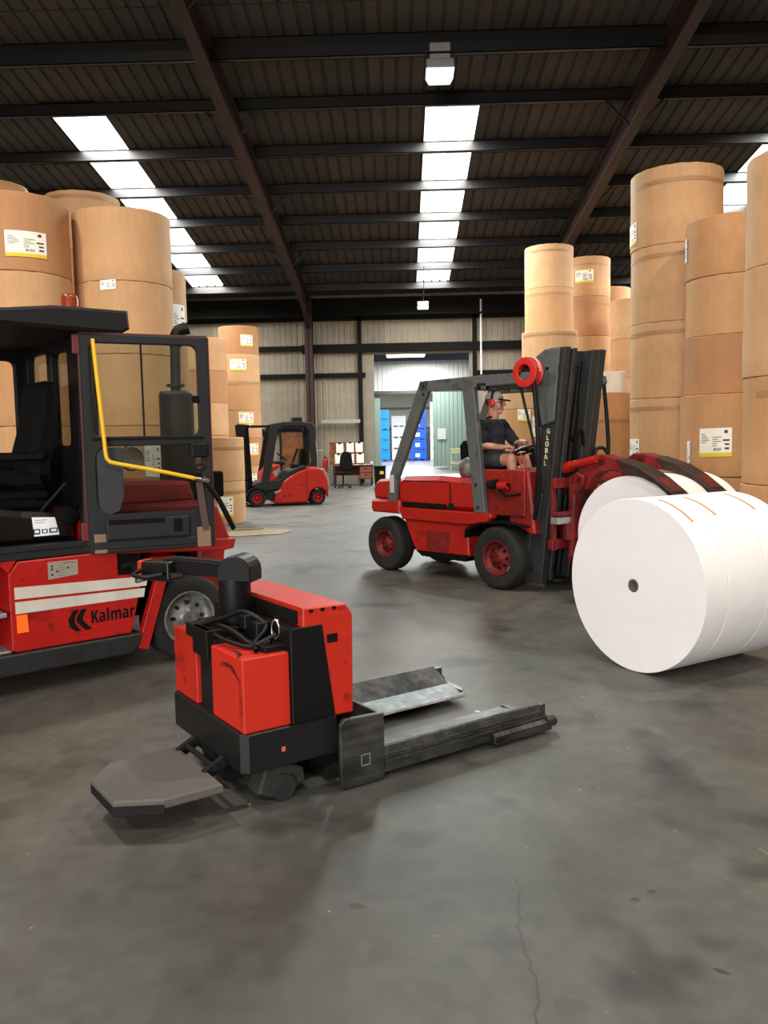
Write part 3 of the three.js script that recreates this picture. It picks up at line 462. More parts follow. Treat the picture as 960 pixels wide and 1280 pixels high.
  part(t, 'hose', tube([[0.55, 0.74, -0.4], [0.42, 0.79, -0.33], [0.34, 0.82, -0.28], [0.24, 0.76, -0.22], [0.2, 0.7, -0.3], [0.12, 0.685, -0.33]], 0.01, 8, 36), M.black);
  part(t, 'hose_clamp', [box(0.24, 0.38, 0.69, 0.78, -0.27, -0.2, 0.01), box(0.3, 0.36, 0.74, 0.81, -0.3, -0.24, 0.01)], M.black);
  part(t, 'lifting_eye', prep(new THREE.TorusGeometry(0.042, 0.009, 8, 20)).applyMatrix4(new THREE.Matrix4().makeScale(0.5, 1, 1)).applyMatrix4(new THREE.Matrix4().makeRotationY(0.5)).translate(0.17, 0.755, -0.205), M.chrome, 'steel ring');
  // rear platform
  const pl = part(t, 'platform', plan([[0.03, -0.545], [0.03, -0.8], [0.13, -0.975], [0.42, -0.985], [0.56, -0.87], [0.57, -0.545]], 0.125, 0.17, 0.008), mat('#575451', 0.75, { map: streakT }), 'worn grey standing platform with chamfered corners');
  part(pl, 'edge_strip', plan([[0.028, -0.8], [0.128, -0.977], [0.42, -0.987], [0.562, -0.87], [0.55, -0.85], [0.41, -0.962], [0.14, -0.955], [0.045, -0.79]], 0.105, 0.15, 0.004), M.dark, 'chipped dark rubber edge');
  part(pl, 'hinge', [beam([0.2, 0.15, -0.56], [0.2, 0.2, -0.46], 0.03, 0.05), beam([0.52, 0.15, -0.56], [0.52, 0.2, -0.46], 0.03, 0.05), bar([0.18, 0.18, -0.515], [0.54, 0.18, -0.515], 0.013)], M.dark);
  // running gear
  const cs = part(t, 'caster', [side([[-0.36, 0.05], [-0.3, 0.02], [-0.2, 0.02], [-0.12, 0.06], [-0.13, 0.12], [-0.22, 0.17], [-0.32, 0.16]], 0.08, 0.2, 0.01), box(0.1, 0.2, 0.12, 0.18, -0.32, -0.16)], mat('#3a3833', 0.8, { map: grimeT }));
  for (const x of [0.06, 0.2]) part(cs, 'caster_wheel', turnX(lathe([[0, 0], [0.055, 0], [0.06, 0.008], [0.06, 0.032], [0.055, 0.04], [0, 0.04]], 20)).translate(x, 0.06, -0.24), M.rubberGrey);
  part(t, 'caster_wheel', turnX(lathe([[0, 0], [0.055, 0], [0.06, 0.01], [0.06, 0.07], [0.055, 0.08], [0, 0.08]], 20)).translate(0.72, 0.06, -0.24), M.rubberGrey);
  part(t, 'drive_wheel', turnX(lathe([[0, 0], [0.1, 0], [0.115, 0.012], [0.115, 0.088], [0.1, 0.1], [0, 0.1]], 24)).translate(0.4, 0.115, -0.32), M.rubber);
  part(t, 'motor', [box(0.3, 0.65, 0.12, 0.17, -0.42, -0.1), lathe([[0, 0.1], [0.14, 0.1], [0.16, 0.17], [0, 0.17]], 20).translate(0.46, 0, -0.3)], M.blackRough);
  // fork carriage
  const pts = [[0.012, 0.02], [0.03, 0.006], [0.252, 0.006], [0.252, 0.325], [0.035, 0.335], [0.012, 0.31]];
  const pn = part(t, 'cheek_plate', side(pts, -0.012, 0.012, 0.003), M.steelDark, 'scratched steel cheek plate'); part(t, 'cheek_plate', side(pts, 0.938, 0.962, 0.003), M.steelDark);
  part(pn, 'weld_outline', [box(-0.0135, -0.011, 0.095, 0.1, 0.12, 0.17, 0), box(-0.0135, -0.011, 0.145, 0.15, 0.12, 0.17, 0), box(-0.0135, -0.011, 0.095, 0.15, 0.12, 0.124, 0), box(-0.0135, -0.011, 0.095, 0.15, 0.166, 0.17, 0)], M.alu);
  part(t, 'heel_plate', box(0.0, 0.95, 0.03, 0.32, 0.232, 0.25, 0.003), M.steelDark);
  part(t, 'linkage', [box(0.2, 0.75, 0.05, 0.16, -0.1, 0.235, 0.008), beam([0.03, 0.09, -0.05], [0.03, 0.06, 0.2], 0.03, 0.05)], M.blackRough);
  function fork(mir) {                   // blade section: a sloping cradle face with a ribbed outer wall
    const X = (x) => mir ? 0.95 - x : x, sec = (pts) => { const p = pts.map(([x, y]) => [X(x), y]); return mir ? p.reverse() : p; };
    const g = part(t, 'fork_blade', [face(sec([[0, 0.03], [0, 0.155], [0.012, 0.16], [0.16, 0.085], [0.32, 0.06], [0.33, 0.05], [0.32, 0.042], [0.16, 0.06], [0.03, 0.12], [0.03, 0.03]]), 0.25, 1.28, 0.003), plan(sec([[0.0, 1.28], [0.012, 1.33], [0.03, 1.33], [0.03, 1.28]]), 0.03, 0.15, 0.003), plan(sec([[0.02, 1.27], [0.3, 1.27], [0.26, 1.31], [0.1, 1.32], [0.02, 1.32]]), 0.055, 0.075, 0.003)], M.steel, 'polished steel cradle blade');
    part(g, 'wear_rail', [face(sec([[-0.018, 0.07], [-0.018, 0.088], [0.002, 0.095], [0.002, 0.063]]), 0.255, 1.32, 0.002), face(sec([[-0.012, 0.11], [-0.012, 0.12], [0.002, 0.124], [0.002, 0.106]]), 0.255, 1.3, 0.002)], M.steelDark);
    part(g, 'nose_shoe', [face(sec([[-0.04, 0.02], [-0.04, 0.06], [-0.02, 0.075], [0.03, 0.075], [0.03, 0.02]]), 0.92, 1.335, 0.006), bar([X(-0.015), 0.055, 1.3], [X(-0.015), 0.055, 1.365], 0.03)], M.steelDark);
    part(g, 'load_roller', turnX(lathe([[0, 0], [0.03, 0], [0.034, 0.006], [0.034, 0.084], [0.03, 0.09], [0, 0.09]], 16)).translate(mir ? 0.79 : 0.06, 0.034, 1.12), M.rubberGrey);
  }
  fork(false); fork(true);
}

// ---------------------------------------------------------------- wheels for the trucks: axis along x, outer face at x = 0 turned towards -x
function wheel(parent, x, y, z, R, w, rimR, rimM, tyreM, outward = -1, spokes = 8, steer = 0) {
  const g = new THREE.Group(); g.name = 'wheel'; g.position.set(x, y, z); g.rotation.y = (outward > 0 ? Math.PI : 0) + steer; parent.add(g);
  const T = (pts, s = 40) => turnX(lathe(pts, s));
  part(g, 'tyre', T([[rimR, 0.02], [rimR + 0.015, 0.008], [R * 0.86, 0], [R * 0.95, 0.012], [R, 0.045], [R, w * 0.46], [R - 0.004, w * 0.5], [R, w * 0.54], [R, w - 0.045], [R * 0.95, w - 0.012], [R * 0.86, w], [rimR, w - 0.02], [rimR, 0.02]]), tyreM);
  part(g, 'rim', T([[rimR, 0.012], [rimR - 0.012, 0.006], [rimR - 0.02, 0.02], [rimR - 0.035, 0.07], [rimR * 0.62, 0.075], [rimR * 0.5, 0.055], [rimR * 0.3, 0.05], [rimR * 0.28, 0.03], [rimR * 0.2, 0.025], [0, 0.025]]), rimM);
  const nuts = []; for (let i = 0; i < spokes; i++) { const a = i / spokes * 6.2832, q = rimR * 0.56; nuts.push(bar([0.045, Math.cos(a) * q, Math.sin(a) * q], [0.075, Math.cos(a) * q, Math.sin(a) * q], rimR * 0.075, 6)); }
  part(g, 'lug_nuts', nuts, M.dark);
  return g;
}
// ---------------------------------------------------------------- large red lift truck with the open cab door (its left side at x = 0, its front beyond the picture)
{
  const t = thing('lift_truck', 'large red lift truck with black cab, open glazed door and white stripes', 'forklift', [-2.5, 0, -5.13], rad(-48));
  const red = mat('#ac140e', 0.4, { map: scuff });
  // step with tread studs
  const st = part(t, 'step', side([[-0.86, 0.28], [-0.84, 0.2], [-0.78, 0.145], [1.25, 0.145], [1.25, 0.285]], -0.3, 0.03, 0.01), mat('#2a2b2c', 0.55, { map: grimeT, metalness: 0.2 }), 'black chequer plate step');
  const studs = []; for (let i = 0; i < 40; i++) for (let j = 0; j < 3; j++) { const f = -0.74 + i * 0.048 + (j % 2) * 0.024, y = 0.175 + j * 0.035; studs.push(beam([0.031, y - 0.007, f - 0.01], [0.031, y + 0.007, f + 0.01], 0.005, 0.007, [1, 0, 0], 0)); }
  part(st, 'tread_studs', studs, mat('#3a3b3c', 0.45, { metalness: 0.4 })).userData.kind = 'stuff';
  const pn = part(t, 'side_panel', side([[-0.795, 0.285], [-0.03, 0.285], [0.0, 0.3], [0.0, 0.79], [-0.06, 0.87], [-0.72, 0.875], [-0.72, 0.7], [-0.9, 0.69]], -0.35, 0.0, 0.008), red, 'red side panel');
  part(pn, 'corner_facet', side([[0.0, 0.8], [0.065, 0.875], [-0.05, 0.878]], -0.3, 0.004, 0.002), red);
  part(pn, 'stripe', side([[-0.93, 0.672], [-0.03, 0.706], [-0.03, 0.63], [-0.915, 0.605]], -0.004, 0.003, 0), M.offwhite, 'dirty white stripe');
  part(pn, 'stripe', side([[-0.905, 0.59], [-0.03, 0.612], [-0.03, 0.535], [-0.895, 0.53]], -0.004, 0.003, 0), M.offwhite, 'dirty white stripe');
  part(pn, 'sticker', side([[-0.105, 0.41], [-0.034, 0.41], [-0.034, 0.525], [-0.1, 0.525]], -0.004, 0.003, 0), M.orange, 'orange sticker');
  const tk = text('Kalmar', 0.1); tk.computeBoundingBox(); const kb = tk.boundingBox; const tx = tk.translate(-kb.min.x, 0, 0).applyMatrix4(new THREE.Matrix4().makeScale(0.31 / (kb.max.x - kb.min.x), 0.062 / 0.072, 1)).applyMatrix4(new THREE.Matrix4().makeRotationY(Math.PI / 2)).applyMatrix4(new THREE.Matrix4().makeScale(1, 1, 0.98)).translate(0.001, 0.4, -0.515);
  part(pn, 'lettering', tx, M.blackRough, 'black Kalmar lettering');
  part(pn, 'emblem', [side([[-0.395, 0.505], [-0.435, 0.505], [-0.405, 0.465], [-0.4, 0.42], [-0.44, 0.36], [-0.405, 0.362], [-0.365, 0.4], [-0.36, 0.45]], -0.001, 0.003, 0), side([[-0.485, 0.505], [-0.45, 0.505], [-0.418, 0.46], [-0.415, 0.425], [-0.47, 0.362], [-0.515, 0.362], [-0.458, 0.425], [-0.455, 0.45]], -0.001, 0.003, 0)], M.blackRough, 'black double chevron emblem');
  part(pn, 'data_plate', fitUV(side([[-0.44, 0.745], [-0.245, 0.73], [-0.245, 0.845], [-0.44, 0.845]], -0.002, 0.004, 0), 'z', 'y', -1), mat('#b9b5ac', 0.4, { map: canvasTex(128, 96, (c, w, h) => { c.fillStyle = '#d8d4cb'; c.fillRect(0, 0, w, h); c.fillStyle = '#333'; for (const [x, y] of [[12, 20], [12, 36], [34, 50], [12, 66], [80, 36]]) c.fillRect(x, y, 10, 9); c.fillStyle = '#777'; c.fillRect(60, 10, 55, 4); for (let i = 0; i < 5; i++) c.fillRect(40, 22 + i * 14, 30, 2); }), metalness: 0.3 }), 'grey data plate');
  // mud guard strut and the recess above the steer wheel
  part(t, 'mudguard_strut', [beam([-0.02, 0.16, -0.87], [-0.02, 0.72, -1.06], 0.06, 0.08), box(-0.12, 0.02, 0.7, 0.8, -1.15, -1.0, 0.01)], red);
  part(t, 'recess', [box(-0.4, -0.02, 0.66, 0.86, -0.9, -0.7, 0.01)], M.blackRough);
  const lk = part(t, 'latch', [bar([-0.0, 0.76, -0.74], [-0.0, 0.77, -0.86], 0.018), bar([0.0, 0.74, -0.84], [0.02, 0.78, -0.84], 0.03, 8)], M.dark);
  part(t, 'chassis', [box(-1.85, -0.35, 0.22, 0.86, -0.9, 1.2, 0.02), box(-1.8, -0.45, 0.3, 0.86, -1.7, -0.85, 0.02)], M.blackRough);
  part(t, 'recess_back', box(-0.34, -0.26, 0.29, 0.87, 0.0, 1.2, 0.005), M.blackRough);
  part(t, 'foot_well', [box(-0.34, -0.02, 0.285, 0.3, 0.0, 0.45, 0.004), box(-0.34, 0.0, 0.52, 0.55, 0.02, 0.4, 0.006)], M.alu, 'worn metal foothold');
  // hood and counterweight
  const cw = part(t, 'counterweight', [side([[-0.55, 0.86], [-1.0, 0.84], [-1.05, 0.8], [-1.64, 0.8], [-1.68, 0.86], [-1.58, 1.12], [-1.54, 1.15], [-0.55, 1.15]], -1.75, -0.12, 0.02), side([[-1.45, 0.35], [-1.68, 0.35], [-1.74, 0.8], [-1.5, 0.8]], -1.6, -0.3, 0.02)], red, 'red counterweight');
  part(t, 'top_plate', side([[-0.5, 0.865], [-1.55, 0.79], [-1.64, 0.8], [-1.66, 0.87], [-0.5, 0.945]], -0.2, -0.01, 0.008), red);
  const hd = part(t, 'engine_hood', side([[-0.6, 1.14], [-1.6, 1.14], [-1.55, 1.3], [-0.62, 1.34]], -1.6, -0.5, 0.03), red);
  part(t, 'air_box', box(-1.2, -0.75, 1.14, 1.36, -2.0, -1.62, 0.02), M.blackRough);
  const mf = part(t, 'muffler', lathe([[0, 1.1], [0.13, 1.1], [0.14, 1.13], [0.14, 2.0], [0.13, 2.03], [0, 2.03]], 28).translate(-0.9, 0, -1.66), M.greyDark, 'dark grey exhaust silencer');
  part(mf, 'exhaust_pipe', [bar([-0.9, 2.02, -1.66], [-0.9, 2.42, -1.67], 0.042, 14), bar([-0.9, 2.07, -1.66], [-0.9, 2.09, -1.66], 0.075, 14)], M.greyDark);
  part(mf, 'rain_cap', tube([[-0.9, 2.4, -1.67], [-0.9, 2.47, -1.675], [-0.88, 2.53, -1.7], [-0.84, 2.55, -1.77]], 0.05, 12, 16), M.black);
  const wl2 = part(t, 'work_lamp', turnX(lathe([[0, 0.02], [0.07, 0.015], [0.085, 0.0], [0.095, 0.0], [0.105, 0.02], [0.08, 0.09], [0, 0.12]], 24)).applyMatrix4(new THREE.Matrix4().makeRotationY(Math.PI)).translate(-0.86, 1.49, -1.24), M.alu, 'round silver lamp');
  part(t, 'lamp_bracket', beam([-0.95, 1.3, -1.24], [-0.95, 1.5, -1.24], 0.04, 0.04), M.black);
  // cab
  const cab = part(t, 'cab_sill', [box(-1.7, 0.0, 0.875, 0.95, -0.56, 1.25, 0.012), box(-0.02, 0.012, 0.93, 0.965, -0.5, 1.25, 0.004)], M.trim, 'dark grey cab sill');
  const roof = part(t, 'cab_roof', side([[-0.86, 2.38], [-0.8, 2.345], [0.0, 2.355], [1.1, 2.3], [1.1, 2.38], [-0.05, 2.455], [-0.35, 2.495], [-0.85, 2.5]], -1.62, 0.06, 0.02), pmat('#17181a', 0.65, { specularIntensity: 0.5 }), 'black cab roof');
  const bc = part(roof, 'beacon', lathe([[0, 2.49], [0.055, 2.49], [0.058, 2.5], [0.055, 2.6], [0.045, 2.625], [0, 2.63]], 20).translate(-0.25, 0, -0.57), M.amber, 'amber beacon');
  part(bc, 'beacon_base', lathe([[0, 2.485], [0.068, 2.485], [0.068, 2.5], [0, 2.5]], 20).translate(-0.25, 0, -0.57), M.black);
  part(bc, 'beacon_bulb', lathe([[0, 2.5], [0.018, 2.51], [0.022, 2.55], [0, 2.58]], 10).translate(-0.25, 0, -0.57), M.orange);
  part(t, 'cab_pillar', [side([[-0.58, 0.95], [-0.5, 0.95], [-0.55, 2.37], [-0.63, 2.37]], -0.1, -0.02, 0.012)], M.black);
  part(t, 'cab_pillar', [side([[1.1, 0.95], [1.18, 0.95], [0.98, 2.33], [0.9, 2.33]], -0.1, -0.02, 0.012)], M.black);
  // rear and right walls of the cab: panels pierced by windows with rounded corners
  const rw = (x0, x1, y0, y1, r = 0.05) => { const o = []; for (const [cx, cy, a0] of [[x1 - r, y1 - r, 0], [x0 + r, y1 - r, 90], [x0 + r, y0 + r, 180], [x1 - r, y0 + r, 270]]) for (let k = 0; k <= 3; k++) o.push([cx + r * Math.cos(rad(a0 + k * 30)), cy + r * Math.sin(rad(a0 + k * 30))]); return o; };
  part(t, 'cab_right_wall', side([[-0.66, 0.95], [1.15, 0.95], [0.95, 2.36], [-0.66, 2.36]], -1.46, -1.4, 0.01, [rw(-0.54, 0.4, 1.5, 2.27), rw(0.46, 0.85, 1.2, 2.2)]), M.black);
  part(t, 'cab_rear_wall', face([[-1.46, 0.95], [-0.06, 0.95], [-0.06, 2.37], [-1.46, 2.37]], -0.66, -0.6, 0.01, [rw(-1.29, -0.864, 1.6, 2.29), rw(-0.764, -0.447, 1.6, 2.27)]), M.black);
  part(t, 'window_pane', box(-1.3, -0.854, 1.59, 2.3, -0.64, -0.635, 0), M.glass); part(t, 'window_pane', box(-0.774, -0.437, 1.59, 2.28, -0.64, -0.635, 0), M.glass);
  // seat
  const seat = part(t, 'seat_cushion', side([[-0.45, 1.3], [-0.42, 1.42], [0.05, 1.42], [0.1, 1.38], [0.1, 1.3]], -1.0, -0.5, 0.04), M.blackRough);
  part(t, 'seat_back', side([[-0.5, 1.36], [-0.36, 1.36], [-0.34, 1.55], [-0.4, 1.75], [-0.44, 2.02], [-0.48, 2.06], [-0.55, 2.05], [-0.57, 1.95], [-0.55, 1.6]], -0.98, -0.52, 0.045), M.blackRough);
  part(t, 'armrest', [box(-0.52, -0.44, 1.5, 1.56, -0.42, -0.05, 0.02)], M.black);
  part(t, 'seat_mount', [side([[-0.45, 0.95], [0.1, 0.95], [0.02, 1.1], [0.08, 1.2], [0.06, 1.3], [-0.42, 1.3], [-0.38, 1.2], [-0.42, 1.1]], -0.95, -0.55, 0.015)], M.blackRough);
  const con = part(t, 'console', [side([[-0.52, 0.95], [0.6, 0.95], [0.6, 1.2], [0.0, 1.2], [-0.17, 1.17], [-0.5, 1.14]], -0.5, -0.2, 0.04)], M.blackGloss, 'glossy black console');
  part(con, 'sticker', fitUV(side([[-0.4, 1.0], [-0.235, 1.0], [-0.225, 1.13], [-0.375, 1.12]], -0.2, -0.196, 0), 'z', 'y', -1), mat('#ffffff', 0.4, { map: canvasTex(64, 64, (c) => { c.fillStyle = '#e9ecee'; c.fillRect(0, 0, 64, 64); c.fillStyle = '#2b3040'; for (const [x, y, w, h] of [[2, 40, 16, 18], [22, 42, 14, 14], [40, 40, 20, 16]]) { c.fillRect(x, y, w, h); } c.fillStyle = '#eef'; c.fillRect(5, 44, 10, 9); c.fillRect(25, 45, 8, 8); c.fillRect(44, 43, 13, 9); c.fillStyle = '#9aa'; c.fillRect(6, 10, 30, 3); c.fillRect(6, 18, 24, 3); }) }), 'white instruction sticker');
  part(t, 'suspension_bellows', [0, 1, 2, 3].map((i) => box(-0.97, -0.53, 1.02 + i * 0.07, 1.075 + i * 0.07, -0.46, 0.12, 0.02)), M.blackRough);
  part(t, 'lever', [bar([-0.42, 1.15, -0.36], [-0.36, 1.34, -0.52], 0.012), lathe([[0, 0], [0.03, 0.01], [0.032, 0.05], [0, 0.07]], 12).translate(-0.4, 1.3, -0.05)], M.dark);
  part(t, 'belt_bag', prep(new THREE.SphereGeometry(0.09, 14, 10).scale(0.7, 0.8, 1.1)).translate(-0.24, 1.12, -0.47), M.blackRough);
  part(t, 'control_column', [beam([-0.75, 0.95, 0.75], [-0.72, 1.55, 0.5], 0.12, 0.1), prep(new THREE.TorusGeometry(0.18, 0.016, 8, 28)).applyMatrix4(new THREE.Matrix4().makeRotationX(1.2)).translate(-0.72, 1.58, 0.48)], M.black);
  // wheels
  wheel(t, -0.02, 0.315, -1.26, 0.315, 0.24, 0.2, M.rim, M.rubber, 1, 8, -0.02); wheel(t, -1.75, 0.315, -1.26, 0.315, 0.24, 0.2, M.rim, M.rubber, -1);
  wheel(t, 0.0, 0.42, 1.75, 0.42, 0.3, 0.24, M.rim, M.rubber, 1); wheel(t, -1.8, 0.42, 1.75, 0.42, 0.3, 0.24, M.rim, M.rubber, -1);
  part(t, 'front_fender', [side([[1.2, 0.25], [1.2, 1.0], [1.5, 1.1], [2.3, 1.0], [2.3, 0.8], [1.75, 0.95], [1.35, 0.7]], -1.85, 0.02, 0.02), side([[1.2, 0.3], [2.2, 0.35], [2.2, 0.9], [1.2, 0.9]], -1.45, -0.35, 0.02)], red);
  // open door, hinged at the rear pillar and swung back outside the hood; local x runs along the door
  const d = sub(t, 'cab_door'); d.userData.label = 'dark grey glazed cab door swung open';
  d.position.set(-0.02, 0, -0.53); d.rotation.y = Math.PI / 2 - rad(16);   // local +x now points rearward and slightly outward
  const W = 0.85, B = 0.865, Tt = 2.335, q = 0.045;
  part(d, 'door_frame', face([[0, B], [W, B], [W, Tt], [0, Tt]], -0.02, 0.02, 0.008, [rw(0.06, W - 0.08, 1.655, 2.275, 0.05), rw(0.07, W - 0.07, 1.13, 1.59, 0.09)]), M.trim, 'dark grey moulded door frame');
  part(d, 'edge_trim', [box(-0.012, 0.004, B, Tt, -0.024, 0.012, 0.003), box(0, W, Tt - 0.004, Tt + 0.012, -0.022, 0.01, 0.003), box(W - 0.004, W + 0.01, B, Tt, -0.022, 0.01, 0.003)], mat('#4a1715', 0.5), 'dark red painted edge');
  for (const y of [0.95, 2.2]) part(d, 'hinge', box(-0.045, 0.005, y, y + 0.13, -0.03, 0.02, 0.008), mat('#5c1512', 0.5), 'dark red hinge');
  part(d, 'window_pane', box(0.05, W - 0.07, 1.645, 2.285, -0.004, 0.002, 0), M.glass); part(d, 'window_pane', box(0.06, W - 0.06, 1.12, 1.6, -0.004, 0.002, 0), M.glassTint);
  part(d, 'window_slider', [box(0.39, 0.402, 1.655, 2.275, -0.01, 0.01, 0), box(0.05, W - 0.05, 1.632, 1.655, 0.015, 0.034, 0.006)], M.black);
  part(d, 'window_catch', box(W - 0.12, W - 0.075, 1.88, 1.93, 0.0, 0.04, 0.008), M.blackRough);
  part(d, 'quarter_panel', face([[0.075, 1.2], [0.09, 1.14], [0.14, 1.12], [0.21, 1.15], [0.245, 1.25], [0.24, 1.58], [0.075, 1.58]], -0.012, 0.012, 0.004), mat('#26292b', 0.55), 'grey rounded corner panel');
  const lp = part(d, 'storage_tray', [box(0.11, 0.67, 0.955, 1.1, 0.018, 0.055, 0.012), box(0.03, W - 0.03, 0.895, 0.945, 0.018, 0.03, 0.006)], M.trim);
  part(lp, 'tray_slot', box(0.13, 0.5, 1.06, 1.095, 0.05, 0.058, 0.003), M.blackRough); part(lp, 'finger_hole', rwBox(0.56, 0.62, 0.99, 1.08), M.blackRough);
  part(d, 'lock_housing', [box(W - 0.15, W - 0.03, 1.5, 1.6, 0.015, 0.05, 0.012), prep(new THREE.TorusGeometry(0.032, 0.01, 8, 18).scale(1, 0.6, 1)).translate(W - 0.085, 1.43, 0.022)], M.black);
  part(d, 'grab_rail', tube([[0.085, 2.3, 0.03], [0.1, 2.0, 0.06], [0.12, 1.68, 0.075], [0.128, 1.54, 0.075], [0.14, 1.5, 0.075], [0.18, 1.478, 0.075], [0.45, 1.42, 0.075], [0.72, 1.355, 0.06]], 0.0135, 10, 60), M.yellow, 'yellow bent grab rail');
  part(d, 'rail_end', [bar([0.71, 1.357, 0.06], [0.8, 1.338, 0.04], 0.015), bar([0.78, 1.345, 0.045], [0.815, 1.333, 0.035], 0.022, 8)], M.chrome);
  part(d, 'strap', [beam([W - 0.1, 1.33, 0.035], [W - 0.06, 0.98, 0.03], 0.05, 0.008, [0, 0, 1])], mat('#4a3833', 0.6)); 
  part(d, 'strap', tube([[W - 0.06, 1.33, 0.03], [W + 0.04, 1.2, 0.0], [W + 0.12, 1.06, -0.06], [W + 0.17, 0.97, -0.1]], 0.02, 6, 20), M.black);
  part(d, 'tape_patch', box(0.035, 0.115, 0.87, 1.0, 0.02, 0.0235, 0), M.tapeBrown, 'brown tape patch'); part(d, 'tape_patch', box(W - 0.125, W - 0.03, 0.87, 1.01, 0.03, 0.0335, 0), M.tapeBrown, 'brown tape patch');
}
function rwBox(x0, x1, y0, y1) { return box(x0, x1, y0, y1, 0.05, 0.06, 0.004); }

// ---------------------------------------------------------------- red forklift with the roll clamp (x = left, z = forward, its right side at x = 0)
const CT = { pos: [0.965, 0, -8.65], turn: rad(42) };
{
  const t = thing('clamp_forklift', 'red forklift with grey overhead guard and mast gripping a white reel in its clamp', 'forklift', CT.pos, CT.turn);
  wheel(t, 0.0, 0.335, 0, 0.335, 0.27, 0.19, M.redOld, M.rubberGrey, -1, 8); wheel(t, 1.25, 0.335, 0, 0.335, 0.27, 0.19, M.redOld, M.rubberGrey, 1, 8);
  wheel(t, 0.06, 0.33, -1.86, 0.33, 0.23, 0.17, M.redOld, M.rubberGrey, -1, 8); wheel(t, 1.19, 0.33, -1.86, 0.33, 0.23, 0.17, M.redOld, M.rubberGrey, 1, 8);
  // counterweight and hood
  const cw = part(t, 'counterweight', [side([[-1.6, 0.88], [-2.0, 0.88], [-2.02, 1.0], [-1.97, 1.08], [-1.9, 1.12], [-1.6, 1.14]], 0.03, 1.22, 0.03), side([[-1.5, 0.72], [-2.0, 0.72], [-2.03, 0.76], [-2.02, 0.87], [-1.5, 0.885]], 0.0, 1.25, 0.02), side([[-1.4, 0.45], [-1.55, 0.45], [-1.6, 0.72], [-1.4, 0.72]], 0.3, 0.95, 0.02)], M.red, 'red counterweight');
  const hood = part(t, 'engine_hood', [side([[-1.6, 0.88], [-1.6, 1.13], [-1.5, 1.16], [-0.9, 1.18], [-0.32, 1.15], [-0.27, 1.1], [-0.24, 0.8], [-1.5, 0.8]], 0.06, 1.19, 0.05)], M.red, 'red engine hood');
  part(hood, 'seam', [box(0.055, 0.062, 0.86, 1.1, -0.72, -0.705, 0), box(0.055, 0.062, 1.11, 1.118, -1.5, -0.72, 0), box(0.05, 0.062, 0.8, 0.88, -0.74, -0.66, 0.01)], M.dark);
  part(hood, 'louvre', box(0.05, 0.07, 0.805, 0.865, -1.5, -0.78, 0.004), M.blackRough, 'dark air slot');
  part(t, 'side_skirt', side([[-1.52, 0.8], [-0.08, 0.8], [-0.05, 0.76], [-0.12, 0.7], [-0.4, 0.66], [-1.46, 0.66]], 0.0, 0.1, 0.012), M.red, 'scuffed red skirt');
  part(t, 'side_skirt', side([[-1.52, 0.8], [-0.08, 0.8], [-0.4, 0.66], [-1.46, 0.66]], 1.15, 1.25, 0.012), M.red);
  const tank = part(t, 'side_tank', side([[-1.46, 0.66], [-0.42, 0.66], [-0.44, 0.6], [-0.42, 0.31], [-1.24, 0.3], [-1.3, 0.34]], 0.04, 0.36, 0.015), M.red, 'red side tank');
  part(tank, 'vent_panel', side([[-1.08, 0.33], [-0.72, 0.33], [-0.7, 0.56], [-1.08, 0.56]], 0.034, 0.045, 0.003), M.redOld);
  part(t, 'chassis', [box(0.3, 0.95, 0.3, 0.8, -1.6, 0.3, 0.02), box(0.28, 0.97, 0.25, 0.42, -2.0, -1.6, 0.02), side([[-1.3, 0.3], [-1.2, 0.24], [-0.5, 0.24], [-0.42, 0.31]], 0.06, 1.19, 0.01)], M.blackRough);
  part(t, 'axle', [bar([0.2, 0.335, 0], [1.05, 0.335, 0], 0.09), bar([0.2, 0.33, -1.86], [1.05, 0.33, -1.86], 0.06)], M.blackRough);
  for (const s of [0, 1]) part(t, 'front_fender', side([[-0.46, 0.52], [-0.44, 0.62], [-0.24, 0.71], [0.1, 0.73], [0.4, 0.7], [0.4, 0.68], [0.1, 0.705], [-0.22, 0.68], [-0.41, 0.59], [-0.43, 0.52]], s ? 0.95 : 0.0, s ? 1.25 : 0.3, 0.006), M.blackRough);
  // front cowl with dash, floor well
  part(t, 'cowl', [side([[0.12, 0.72], [0.42, 0.6], [0.46, 0.62], [0.38, 1.24], [0.3, 1.28], [0.22, 1.28], [0.1, 0.95]], 0.08, 1.17, 0.02), box(0.06, 0.11, 0.78, 1.265, -0.3, 0.35, 0.015), box(1.14, 1.19, 0.78, 1.265, -0.3, 0.35, 0.015)], mat('#b01c14', 0.5, { map: grimeT }), 'worn red front cowl');
  part(t, 'floor_plate', box(0.1, 1.15, 0.68, 0.72, -0.3, 0.4, 0.006), M.blackRough);
  part(t, 'mirror_lamp', [bar([0.03, 1.1, -0.1], [0.0, 1.12, 0.02], 0.05), bar([0.03, 1.1, 0.02], [0.02, 1.09, 0.16], 0.04), tube([[0.04, 1.08, 0.0], [0.02, 1.0, 0.12], [0.05, 1.02, 0.3]], 0.015, 6, 16)], M.black);
  part(t, 'mirror_lamp', [bar([0.02, 1.1, 0.04], [0.02, 1.1, 0.16], 0.045)], M.red);
